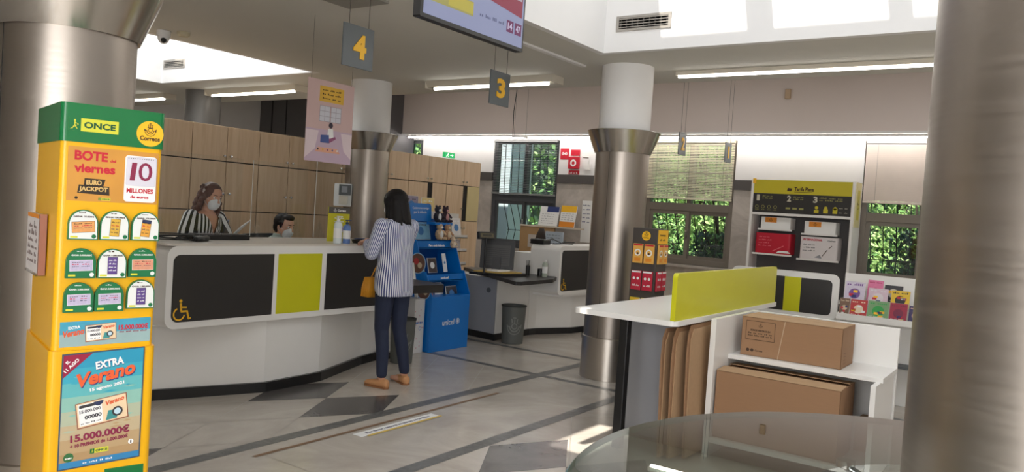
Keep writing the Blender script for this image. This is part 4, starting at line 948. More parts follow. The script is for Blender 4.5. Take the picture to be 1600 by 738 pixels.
    mb.text('15.000.000€', .03, .083, .18, .026, z+.0006, pr, True, .04); mb.text('+ 10 PREMIOS de 1.000.000€', .03, .064, .175, .013, z+.0006, pr, True, .04)
    once_logo(mb, .09, .036, .056, .016, z); mb.disc(.027, .035, .015, z+.0004, mat('seal_green', (52, 110, 62), .5)); mb.scrib(.017, .037, .03, .008, z+.001, PAPER, 1, 2); mb.disc(.215, .055, .0085, z+.0004, PAPER); mb.rect(.213, .217, .05, .06, z+.0008, INK)
    mb.rect(0, w, 0, .02, z, mat('poster_footer_blue', (52, 130, 180), .4)); mb.scrib(.07, .16, .007, .006, z+.0006, PAPER, 4, 8); build(mb, 'summer_poster', t)
    mb = MB(Fm); mb.rect(.172, .295, .455, .542, .0088, GREEN); build(mb, 'green_plate', t)
    # leaflet holder on the side
    Fs = F(o-n3*.40+Vector((0, 0, 1.185)), n3, (0, 0, 1)); lh = thing('leaflet_holder', 'clear holder with pale printed leaflets on the left side of the yellow stand', 'leaflet holder', o-n3*.25-t3*.02+Vector((0, 0, 1.18)))
    Fs = F(o-n3*.41-t3*.004+Vector((0, 0, 1.185)), n3, (0, 0, 1))
    mb = MB(Fs); mb.box(0, .24, 0, .2, 0, .02, mat('leaflet_pack', (214, 206, 202), .5)); k_ = build(mb, 'leaflet', lh)
    mb = MB(Fs); mb.rect(.004, .236, .186, .2, .0206, mat('orange_print', (226, 140, 40), .5))
    for k in range(6): mb.scrib(.03, .21, .15-.024*k, .014 if k != 1 else .02, .0206, mat('taupe_ink', (140, 122, 118), .6), 2+k % 2, 50+k)
    mb.ring(.15, .165, .008, .011, .021, INK); build(mb, 'print', k_)
    mb = MB(Fs); mb.box(.24, .258, -.004, .202, 0, .021, mat('brown_acrylic', (150, 100, 84), .2)); mb.box(-.004, .24, -.008, 0, 0, .024, ACRYL); build(mb, 'holder', lh)
    # nine scratch-card packs hung on the face
    gE = mat('pack_green', (20, 112, 66), .35); wE = mat('pack_white', (228, 230, 226), .3)
    look = [('orange wide ticket on white, top row left', 0, 'o'), ('tall golden ticket on white, top row middle', 0, 'g'), ('tall blue-topped ticket on white, top row right', 0, 'b'),
            ('lilac ticket on green, second row left', 1, 'l'), ('purple ticket on white, second row middle', 0, 'p'), ('pink and brown ticket on green, second row right', 1, 'r'),
            ('lilac ticket on green, bottom row left', 1, 'l'), ('lilac ticket on green, bottom row middle', 1, 'l'), ('purple ticket on white, bottom row right', 0, 'p')]
    cell = [(.072, 1.316), (.166, 1.317), (.262, 1.318), (.071, 1.19), (.164, 1.19), (.258, 1.194), (.069, 1.078), (.16, 1.079), (.257, 1.086)]
    amount = ['10.000€', '100.000€', '100.000€', '3.000.000€', '1.000.000€', '5.000.000€', '3.000.000€', '3.000.000€', '1.000.000€']
    for i, ((desc, gr, kd), (cu, v0)) in enumerate(zip(look, cell)):
        w, h = .088, .098; q = thing('scratch_card_pack', 'arched pack with '+desc, 'scratch card pack', o+t3*cu+n3*.01+Vector((0, 0, v0)), 0, None)
        arch = lambda e: [(cu-w/2+e, v0+e), (cu+w/2-e, v0+e)]+[(cu+(w/2-e)*math.cos(PI*k/14), v0+h*.52+(h*.48-e)*math.sin(PI*k/14)) for k in range(15)]
        mb = MB(Fm); mb.prism(arch(0), .0, .016, gE); build(mb, 'holder', q)
        mb = MB(Fm); mb.prism(arch(.0035), .016, .0175, gE if gr else wE); face_ = build(mb, 'card', q)
        mb = MB(Fm); z = .0182; tk = {'o': (220, 156, 92), 'g': (214, 170, 62), 'b': (222, 160, 60), 'l': (190, 180, 206), 'p': (92, 66, 134), 'r': (214, 150, 120)}[kd]; tm = mat('ticket_'+kd, tk, .4, var=.2, scale=120)
        tall = kd in 'gbp'; tw, th = (.028, .056) if tall else (.066, .034); if_ang = {'o': .08, 'g': -.06, 'b': -.1, 'l': .04, 'p': 0, 'r': .03}[kd]
        M0 = mb.M; mb.M = M0 @ Matrix.Translation((cu, v0+.042, z)) @ Matrix.Rotation(if_ang, 4, 'Z'); mb.rect(-tw/2-.001, tw/2+.001, -th/2-.001, th/2+.001, 0, wE if gr else INK); mb.rect(-tw/2, tw/2, -th/2, th/2, .0003, tm)
        for k in range(4 if tall else 3): mb.scrib(-tw*.4, tw*.4, th*(.28-.2*k), th*.09, .0006, (INK, RED, mat('navy_ink', (40, 48, 84), .5), INK)[k] if kd != 'p' else wE, 2, i*5+k)
        if kd == 'b': mb.rect(-tw/2, tw/2, th*.3, th/2, .0006, mat('navy_ink', (40, 48, 84), .5))
        mb.M = M0; mb.text('GANA '+amount[i], cu-.03, v0+.073, .06, .006, z, wE if gr else INK); mb.scrib(cu-.014, cu+.006, v0+.087, .004, z, wE if gr else INK, 1, i)
        mb.rect(cu-w*.42, cu-w*.18, v0+.006, v0+.012, z, mat('once_yellow', (214, 212, 60), .4)); mb.disc(cu+w*.36, v0+.012, .007, z, gE if not gr else wE, 12)
        build(mb, 'ticket_print', face_)
lottery_stand()

# ------------------------------------------------------------ glass ledge round the near column
def glass_ledge():
    c = (-.03, 1.59); R = .77; pc = (.045, 1.585); z0, z1 = .996, 1.012
    t = thing('glass_ledge', 'round clear glass writing ledge around the nearest steel column', 'glass table', (*c, .98))
    top = thin_glass('ledge_glass', (.64, .77, .71), 1.8, .0, 2.4); rim = mat('glass_rim_green', (128, 160, 150), .15, var=.05, spec=.8)
    mb = MB(); mb.lathe([(.34, z1), (R-.004, z1)], top, c, 128); mb.lathe([(R-.004, z1), (R, z1-.004), (R, z0+.004), (R-.004, z0)], rim, c, 128); mb.lathe([(R-.004, z0), (.34, z0), (.34, z1)], thin_glass('ledge_under', (.96, .99, .98), 1.5), c, 128)
    build(mb, 'glass_top', t)
    for k in range(6):
        a = k*PI/3+.35; x, y = pc[0]+.251*math.cos(a), pc[1]+.251*math.sin(a)
        mb = MB(); mb.tube([(x, y, .93), (c[0]+.42*math.cos(a), c[1]+.42*math.sin(a), .982)], .009, CHROME, 10); mb.cyl((c[0]+.42*math.cos(a), c[1]+.42*math.sin(a)), .02, .980, .9955, CHROME, 16); build(mb, 'bracket', t)
glass_ledge()

# ------------------------------------------------------------ writing and packing island
def island():
    t = thing('writing_table', 'white standing table with a tall lime divider along one edge', 'table', (-2.2, 5.4, 0))
    mb = MB(); mb.prism(rrect(-2.56, -1.84, 4.42, 6.5, .05, 5), .868, .9, WHITE); build(mb, 'tabletop', t, .003)
    mb = MB(); mb.box(-1.885, -1.855, 4.43, 6.46, .9, 1.19, LIME); Fx = F((-1.885, 4.43, .9), (0, 1, 0), (0, 0, 1))
    mb = MB(Fx); mb.prism(rrect(0, 2.03, 0, .29, .03, 6, (1, 1, 0, 0)), 0, .03, LIME); build(mb, 'lime_divider', t, .004)
    for (x, y) in ((-2.27, 4.62), (-2.27, 6.2)):
        mb = MB(); mb.box(x-.03, x+.03, y-.03, y+.03, 0, .868, BLACK); build(mb, 'leg', t, .004)
    mb = MB(); mb.box(-2.46, -2.02, 5.0, 5.02, .0, .86, GREYP); mb.box(-2.46, -2.44, 5.02, 6.15, 0, .86, GREYP); build(mb, 'grey_panel', t)
    t = thing('packing_unit', 'white open packing unit with a shelf, right of the lime divider', 'shelving unit', (-1.3, 5.3, 0))
    mb = MB(); mb.box(-1.79, -1.755, 4.87, 5.72, 0, .895, WHITE); build(mb, 'side_panel', t, .002)
    mb = MB(); mb.box(-.84, -.81, 4.98, 5.6, 0, .615, WHITE); build(mb, 'side_panel', t, .002)
    mb = MB(); mb.box(-1.755, -.80, 5.62, 5.65, 0, .9, WHITE); build(mb, 'back_panel', t, .002)
    for (y0, z, nm) in ((5.14, .64, 'shelf'), (4.86, .13, 'lower_shelf')):
        mb = MB(); mb.box(-1.755, -.80 if z > .3 else -.841, y0, 5.62, z-.03, z, WHITE); build(mb, nm, t, .002)
    mb = MB(); mb.box(-.835, -.815, 5.16, 5.2, .55, .61, CHROME); build(mb, 'bracket', t)
    # flattened boxes
    for i, (x, y0, y1, z, lean, lab) in enumerate(((-1.965, 4.56, 5.25, .83, -.03, 'flattened cardboard box farthest from the white panel, under the table edge'), (-1.91, 4.58, 5.28, .84, -.02, 'flattened cardboard box in the middle of the leaning three'), (-1.84, 4.66, 5.34, .86, -.025, 'flattened cardboard box leaning nearest the white panel'))):
        a = .22 if i < 2 else .05; M = Matrix.Translation((x, y0, 0)) @ Matrix.Rotation(-a*.4, 4, 'Z') @ Matrix.Rotation(lean*1.2, 4, 'Y')
        mb = MB(M @ Matrix(((0, 0, 1, 0), (1, 0, 0, 0), (0, 1, 0, 0), (0, 0, 0, 1))))
        L = y1-y0; mb.prism([(0, .02), (L, .02), (L, z), (.06, z-.005), (.02, z-.06), (0, z-.2)], 0, .012, CARD); mb.prism([(0.004, .02), (L, .02), (L, z-.02), (.07, z-.03), (.03, z-.1)], .013, .02, CARDIN)
        build(mb, 'flattened_box', label=lab, cat='cardboard', origin=(x, y0+L/2, 0))
    # cardboard boxes
    def carton(name, x0, x1, y0, y1, z0, z1, label, prints=False, gap=.0, rz=0):
        t = thing(name, label, 'cardboard box', ((x0+x1)/2, (y0+y1)/2, z0), rz); w, d, h = (x1-x0)/2, (y1-y0)/2, z1-z0
        mb = MB(); th = .005
        mb.box(-w, w, -d, -d+th, 0, h, CARD); mb.box(-w, w, d-th, d, 0, h, CARD); mb.box(-w, -w+th, -d, d, 0, h, CARD); mb.box(w-th, w, -d, d, 0, h, CARD); mb.box(-w, w, -d, d, 0, th, CARD)
        build(mb, 'carton_body', t, .002, local=True)
        for s in (-1, 1):
            mb = MB(); yi = s*.002 if not gap else s*gap; mb.add([(-w, s*d, h), (w, s*d, h), (w, yi, h+.004+gap*.12), (-w, yi, h+.004+gap*.12), (-w, s*d, h-.004), (w, s*d, h-.004), (w, yi, h+gap*.12), (-w, yi, h+gap*.12)],
                            [(0, 1, 2, 3), (7, 6, 5, 4), (0, 4, 5, 1), (2, 6, 7, 3), (1, 5, 6, 2), (3, 7, 4, 0)], CARDIN); build(mb, 'flap', t, local=True)
        mb = MB(); mb.box(-w+.01, w-.01, -d+.01, d-.01, h-.012, h-.008, CARD); build(mb, 'inner_flap', t, local=True)
        if prints:
            mb = MB(F((-w, -d-.0012, 0), (1, 0, 0), (0, 0, 1)) ); mb.M = F((-w, -d-.0012, 0), (1, 0, 0), (0, 0, 1)); i = INK
            for (a, b) in (((.03, .11), (.03, .235)), ((.03, .235), (.22, .235)), ((.22, .235), (.22, .11)), ((.22, .11), (.03, .11))): mb.line(a, b, .003, 0, i)
            horn(mb, .125, .205, .028, 0, i); mb.text('SOMOS NEUTROS EN', .06, .168, .13, .012, 0, i); mb.scrib(.045, .205, .15, .010, 0, i, 5, 4); mb.scrib(.045, .205, .134, .010, 0, i, 5, 6)
            mb.disc(.05, .04, .011, 0, i); mb.disc(.078, .04, .011, 0, i); mb.text('Correos', .098, .034, .05, .012, 0, i)
            mb.quad([(.28, h-.004, .0), (.285, h-.004, .0), (.25, .0, .0), (.246, .0, .0)], mat('tape_gloss', (200, 176, 150), .2))
            build(mb, 'printed_marks', t, local=True)
            mb = MB(F((w+.0012, -d, 0), (0, 1, 0), (0, 0, 1)))
            for k in range(4): mb.line((.06, .03+.022*k), (.12, .03+.022*k), .0015, 0, i)
            for k in range(3): mb.line((.06+.03*k, .03), (.06+.03*k, .096), .0015, 0, i)
            build(mb, 'printed_grid', t, local=True)
    carton('cardboard_box', -1.70, -1.06, 5.21, 5.56, .64, .90, 'brown cardboard box with printed marks on the white shelf', True)
    carton('cardboard_box', -1.745, -.985, 4.91, 5.30, .13, .565, 'large plain cardboard box on the bottom shelf under the white shelf', False, .05)
    carton('cardboard_box', -.97, -.86, 5.32, 5.55, .13, .32, 'small low cardboard box at the right end of the bottom shelf', False)
    # boxes behind, on the table
    mb = MB(); mb.box(-1.5, -1.22, 6.45, 6.75, .84, .90, CARDIN); mb.box(-1.78, -1.5, 6.3, 6.6, .88, .92, WHITE); 
    # second desk with black and lime screen
    t = thing('screened_desk', 'white-framed desk screen with black and lime panels beyond the cardboard box', 'desk', (-1.95, 7.6, 0))
    Fm = F((-2.58, 7.48, 0), (1, 0, 0), (0, 0, 1))
    mb = MB(Fm); mb.prism(rrect(0, .99, .70, 1.115, .06, 6, (1, 1, 1, 1)), -.03, 0, WHITE); sc = build(mb, 'screen_frame', t, .003)
    for (a, b, m, cs) in ((.06, .51, CHAR, (0, 1, 1, 0)), (.51, .66, LIME, (0, 0, 0, 0)), (.66, .935, CHAR, (1, 0, 0, 1))):
        mb = MB(Fm); mb.prism(rrect(a, b, .74, 1.06, .04, 5, cs), 0, .004, m); build(mb, 'screen_panel', t)
    mb = MB(); mb.box(-2.62, -1.59, 7.52, 8.1, .70, .73, WHITE); build(mb, 'desktop', t, .003)
    for x in (-2.6, -1.63):
        mb = MB(); mb.box(x, x+.03, 7.52, 8.08, 0, .70, WHITE); build(mb, 'side_panel', t)
    mb = MB(); mb.box(-2.57, -1.63, 7.515, 7.53, 0.1, .70, GREYP); build(mb, 'modesty_panel', t)
    # magazine rack
    t = thing('magazine_rack', 'white slanted rack of colourful magazines under the right window', 'magazine rack', (-1.2, 7.6, 0))
    mb = MB(); mb.box(-1.58, -.62, 7.66, 7.69, 0, 1.135, WHITE); build(mb, 'back_board', t, .003)
    mb = MB(); mb.box(-1.58, -.62, 7.40, 7.66, .73, .76, WHITE); mb.box(-1.58, -.62, 7.40, 7.412, .76, .785, WHITE); build(mb, 'ledge', t, .002)
    mb = MB(); mb.box(-1.58, -.62, 7.52, 7.66, .86, .868, ACRYL); build(mb, 'upper_ledge', t)
    for x in (-1.57, -.66):
        mb = MB(); mb.box(x, x+.03, 7.42, 7.66, 0, .73, WHITE); build(mb, 'leg', t)
    mb = MB(); mb.box(-1.54, -.66, 7.45, 7.64, .36, .38, DGREY); build(mb, 'low_shelf', t)
    def mag(x, y, z, w, h, base, acc, title, lab, i, rz=0):
        M = F((x, y, z), (math.cos(rz), math.sin(rz), 0), (0, .30, .95)); mb = MB(M); rnd = random.Random(i)
        mb.box(0, w, 0, h, -.006, 0, mat('mag_paper', (226, 222, 216), .6)); mb.rect(.001, w-.001, .001, h-.001, .0005, mat('mag_base_%d' % i, base, .35, var=.12, scale=40)); am = mat('mag_acc_%d' % i, acc, .35)
        if title: mb.text(title, w*.1, h*.8, w*.8, h*.12, .001, am)
        else: mb.scrib(w*.1, w*.9, h*.82, h*.1, .001, am, 2, i)
        mb.disc(w*.5, h*.45, w*.28, .001, am); pm = [mat('mag_acc_%d' % k, (200, 200, 200), .4) for k in range(1)] if False else None
        for k in range(4):
            c = rnd.choice(['RED', 'YELLOW', 'PAPER', 'NAVY']); m = {'RED': RED, 'YELLOW': YELLOW, 'PAPER': PAPER, 'NAVY': mat('navy_print', (36, 52, 110), .5)}[c]
            u, v = rnd.uniform(.08, .7)*w, rnd.uniform(.06, .6)*h; mb.rect(u, u+w*.22, v, v+h*.12, .0014, m)
        for k in range(2): mb.scrib(w*.1, w*.8, h*(.06+.07*k), h*.035, .0018, PAPER, 3, i*3+k)
        build(mb, 'magazine', label=lab, cat='magazine')
    mag(-1.555, 7.53, .875, .17, .20, (206, 196, 214), (120, 80, 150), '', 'pale lilac craft pack on the upper row, far left of the rack', 1)
    mag(-1.38, 7.60, .90, .13, .21, (222, 120, 160), (190, 60, 110), '', 'bright pink magazine at the top of the rack', 2)
    mag(-1.24, 7.61, .90, .15, .21, (52, 48, 52), (190, 186, 176), '', 'black-covered magazine at the top of the rack', 3)
    mag(-1.355, 7.54, .872, .16, .16, (214, 190, 202), (220, 210, 216), '', 'pale pink sheet-like magazine in the middle of the rack', 4)
    mag(-1.17, 7.54, .872, .15, .16, (228, 188, 40), (40, 36, 36), '', 'yellow magazine with dark print in the middle of the rack', 5)
    mag(-1.565, 7.42, .765, .085, .16, (120, 90, 70), (214, 190, 160), '', 'brown small-format magazine at the lower left end of the rack', 6)
    mag(-1.475, 7.42, .765, .14, .16, (186, 52, 50), (230, 210, 180), '', 'red crowded-cover magazine in the lower row', 7)
    mag(-1.33, 7.42, .765, .17, .165, (120, 160, 110), (40, 160, 70), '', 'green and white puzzle magazine in the lower row', 8)
    mag(-1.155, 7.42, .765, .14, .165, (160, 34, 62), (120, 24, 60), '', 'crimson magazine in the lower row', 9)
    mag(-1.005, 7.42, .765, .12, .155, (56, 44, 90), (214, 176, 160), '', 'dark violet magazine with faces, lower right end', 10)
island()

# ------------------------------------------------------------ shelving by the window wall
def post_shelves():
    t = thing('parcel_shelving', 'white shelving unit with a lime tariff header against the back wall', 'shelving', (-2.9, 11.3, 0))
    x0, x1, y0, y1 = -3.62, -2.24, 11.05, 11.5
    for x in (x0, x1-.035):
        mb = MB(); mb.box(x, x+.035, y0, y1, 0, 2.18, WHITE); build(mb, 'side_panel', t, .003)
    dg = mat('slatwall_grey', (92, 90, 90), .5); mb = MB(); mb.box(x0+.035, x1-.035, 11.42, 11.44, .05, 1.69, dg)
    for k in range(26): mb.box(x0+.035, x1-.035, 11.414, 11.42, .09+.062*k, .135+.062*k, dg)
    build(mb, 'slatted_back', t)
    mb = MB(); mb.box(x0+.035, x1-.035, y0, y1, 1.68, 1.715, WHITE); build(mb, 'shelf', t, .002)
    mb = MB(); mb.box(x0+.035, x1-.035, y0, y1, .55, .58, WHITE); build(mb, 'shelf', t, .002)
    Fm = F((x0+.035, y0+.01, 1.715), (1, 0, 0), (0, 0, 1)); w = x1-x0-.07
    mb = MB(Fm); mb.box(0, w, 0, .27, -.02, 0, mat('header_black', (44, 42, 40), .4)); ym = mat('header_lime', (200, 186, 40), .4); mb.box(0, w, .27, .46, -.02, 0, ym)
    mb.text('Tarifa Plana', .56, .315, .26, .055, .001, INK); mb.line((.56, .303), (.8, .303), .006, .001, INK); mb.quad([(.46, .31, .001), (.52, .31, .001), (.53, .35, .001), (.47, .355, .001)], INK)
    g = mat('header_print', (150, 148, 80), .5); wt = mat('header_white_print', (200, 196, 176), .5)
    for n_, u in (('1', .05), ('2', .47), ('3', .82)):
        mb.text(n_, u, .165, .04 if n_ == '1' else .055, .085, .001, wt)
        for k in range(2): mb.scrib(u+.08, u+(.22 if n_ != '3' else .38), .225-.03*k, .016, .001, g, 3, k)
    for k in range(4): mb.ring(.06+.085*k, .08, .018, .024, .001, g); mb.scrib(.04+.085*k, .09+.085*k, .035, .012, .001, g, 1, k)
    for k in range(3): mb.rect(.46+.09*k, .52+.09*k, .06, .085, .001, g)
    for k in range(3): mb.rect(.84+.12*k, .9+.12*k, .03, .07+.015*k, .001, ym); mb.disc(.87+.12*k, .1, .022, .001, ym)
    mb.scrib(1.16, 1.27, .1, .012, .001, wt, 2, 7); mb.scrib(1.16, 1.27, .04, .012, .001, wt, 2, 9)
    build(mb, 'header_sign', t)
    mb = MB(); mb.box(x0+.02, x0+.06, y0-.005, y0+.02, 2.12, 2.19, YELLOW); build(mb, 'corner_tag', t)
    t2 = thing('side_banner', 'narrow yellow vertical banner on the right edge of the white shelving', 'banner', (x1+.03, 11.1, 1.6))
    Fb = F((x1+.001, y0+.05, 1.58), (0, 1, 0), (0, 0, 1)); mb = MB(Fb); mb.box(0, .3, 0, .6, 0, .01, mat('banner_cream', (222, 212, 160), .5)); build(mb, 'sheet', t2)
    mb = MB(Fb); mb.ring(.15, .3, .05, .06, .011, INK) ; mb.rect(.08, .22, .1, .5, .011, ym); mb.scrib(.1, .2, .3, .03, .012, INK, 2, 4); build(mb, 'print', t2)
    def pack(x0, x1, z0, z1, m, lab, nm, d=.26, printed=True, orange=False):
        t = thing(nm, lab, 'box' if nm == 'mailing_box' else 'parcel pack', ((x0+x1)/2, 11.2, z0))
        mb = MB(); mb.prism(rrect(x0, x1, 11.12, 11.12+d, .01 if nm == 'mailing_box' else .03), z0, z1, m); build(mb, 'pack_body', t, .006)
        Fp = F((x0, 11.118, z0), (1, 0, 0), (0, 0, 1)); w, h = x1-x0, z1-z0; mb = MB(Fp)
        if orange: mb.rect(.06, .22, h*.55, h*.97, .0, mat('orange_print', (226, 140, 40), .5)); horn(mb, .14, h*.75, .05, .0008, INK)
        elif m is PAPER or 'white' in m.name:
            mb.text('INTERNACIONAL', .04, h*.82, .25, .03, 0, RED); mb.text('Correos', .36, h*.82, .1, .025, 0, DGREY)
            for k in range(3): mb.scrib(.04, .2, h*(.62-.13*k), .016, 0, DGREY, 3, k)
            mb.line((.3, .05), (.36, .14), .01, 0, INK); mb.line((.38, .16), (.42, .2), .008, 0, INK); mb.quad([(.2, .03, 0), (.3, .02, 0), (.27, .07, 0)], GREYP)
        else:
            for k in range(4): mb.scrib(.05, .2+.03*(k % 2), h*(.78-.14*k), .014, 0, mat('pale_red', (226, 120, 130), .4), 3, k)
            mb.line((.25, .04), (.4, .12), .01, 0, mat('pale_red', (226, 120, 130), .4)); mb.quad([(.3, .02, 0), (.5, .02, 0), (.46, .05, 0), (.34, .05, 0)], PAPER)
        build(mb, 'print', t)
        mb = MB()
        for xx in (x0+.05, x1-.05): mb.tube([(xx, 11.1, z0-.012), (xx, 11.43, z0-.012)], .006, CHROME, 6)
        mb.box(x0-.03, x1+.03, 11.095, 11.11, z0-.02, z0+.004, WHITE); build(mb, 'shelf_hook', t)
    pack(-3.47, -3.06, 1.49, 1.655, PAPER, 'white mailing box with an orange mark, upper left of the shelving', 'mailing_box', orange=True)
    pack(-2.87, -2.46, 1.46, 1.63, PAPER, 'white mailing box with an orange mark, upper right of the shelving', 'mailing_box', orange=True)
    pack(-3.53, -3.04, 1.14, 1.43, mat('red_pack', (190, 22, 48), .4), 'red padded parcel pack below the left white box', 'parcel_pack')
    pack(-2.91, -2.42, 1.11, 1.42, mat('white_pack', (226, 220, 220), .45), 'white parcel pack with red lettering below the right white box', 'parcel_pack')
    pack(-3.36, -3.0, .80, .92, mat('mauve_pack', (176, 150, 160), .5), 'mauve pack low on the left of the shelving', 'parcel_pack')
post_shelves()

# ------------------------------------------------------------ envelope spinner
def envelope_stand():
    dk = mat('stand_brown', (70, 64, 60), .5); cx, cy = -2.88, 6.2 + .02
    t = thing('envelope_stand', 'dark four-sided stand of packaged envelopes in front of the middle column', 'display stand', (cx, cy, 0))
    a = .02; Rz = Matrix.Translation((cx, cy, 0)) @ Matrix.Rotation(a, 4, 'Z'); s = .113
    mb = MB(Rz); mb.box(-s, s, -s, s, .06, 1.43, dk); build(mb, 'tower', t, .004)
    mb = MB(Rz); mb.box(-s-.03, s+.03, -s-.03, s+.03, 0, .06, BLACK); build(mb, 'base', t, .004)
    faces = [F(Rz @ Vector((-s, -s-.001, 0)), Rz.to_3x3() @ Vector((1, 0, 0)), (0, 0, 1)), F(Rz @ Vector((s+.001, -s, 0)), Rz.to_3x3() @ Vector((0, 1, 0)), (0, 0, 1))]
    mb = MB(faces[0]); mb.disc(.125, 1.365, .04, .001, YELLOW); horn(mb, .125, 1.377, .042, .002, INK); mb.text('Correos', .10, 1.343, .05, .012, .002, INK)
    mb.M = faces[1]; mb.rect(.01, 2*s, 1.30, 1.42, .001, YELLOW); mb.text('Embalajes', .05, 1.365, .12, .02, .002, INK); mb.scrib(.05, .17, 1.33, .015, .002, INK, 2, 3); build(mb, 'header_print', t)
    rows = [(1.13, 'orange', (226, 170, 80)), (.90, 'red', (196, 40, 64)), (.67, 'yellow', (214, 200, 60)), (.45, 'pale', (196, 194, 190))]
    for fi, Fm in enumerate(faces):
        for ri, (z, nm, c) in enumerate(rows):
            for k in range(2):
                w, h = .09, .165; u = .017+.103*k
                side = 'left face' if fi == 0 else 'right face'; col = 'left' if k == 0 else 'right'
                m = mat('env_'+nm, c, .4, var=.06); q = thing('envelope_pack', '%s envelope pack on the %s of the dark stand, %s column' % ({'orange': 'orange and white', 'red': 'red', 'yellow': 'yellow and black', 'pale': 'pale grey'}[nm], side, col), 'envelope pack', Fm @ Vector((u+w/2, z, .012)), 0, 'envelope packs on the dark stand')
                mb = MB(Fm); mb.box(u, u+w, z, z+h, .001, .015, m); p = build(mb, 'pack', q, .002)
                mb = MB(Fm); zz = .0158
                mb.rect(u+.005, u+w-.005, z+h*.9, z+h*.98, zz, RED if nm == 'orange' else PAPER if nm == 'red' else INK if nm == 'pale' else YELLOW)
                if nm == 'orange': mb.ring(u+w*.5, z+h*.55, w*.2, w*.32, zz, PAPER); mb.rect(u+w*.2, u+w*.8, z+h*.1, z+h*.28, zz, mat('orange_print', (226, 140, 40), .5)); mb.disc(u+w*.5, z+h*.5, w*.1, zz, INK)
                elif nm == 'red': mb.disc(u+w*.3, z+h*.6, w*.13, zz, PAPER); mb.disc(u+w*.7, z+h*.6, w*.13, zz, PAPER); mb.scrib(u+w*.15, u+w*.85, z+h*.2, h*.1, zz, PAPER, 2, k)
                elif nm == 'yellow': mb.rect(u+w*.1, u+w*.9, z+h*.1, z+h*.62, zz, INK); mb.disc(u+w*.5, z+h*.62, w*.3, zz, INK, 16, PI, 2*PI); mb.scrib(u+w*.2, u+w*.8, z+h*.2, h*.07, zz+.0005, PAPER, 2, k)
                else:
                    for j in range(4): mb.scrib(u+w*.12, u+w*.88, z+h*(.15+.15*j), h*.07, zz, DGREY, 2, j+k)
                build(mb, 'print', p)
envelope_stand()

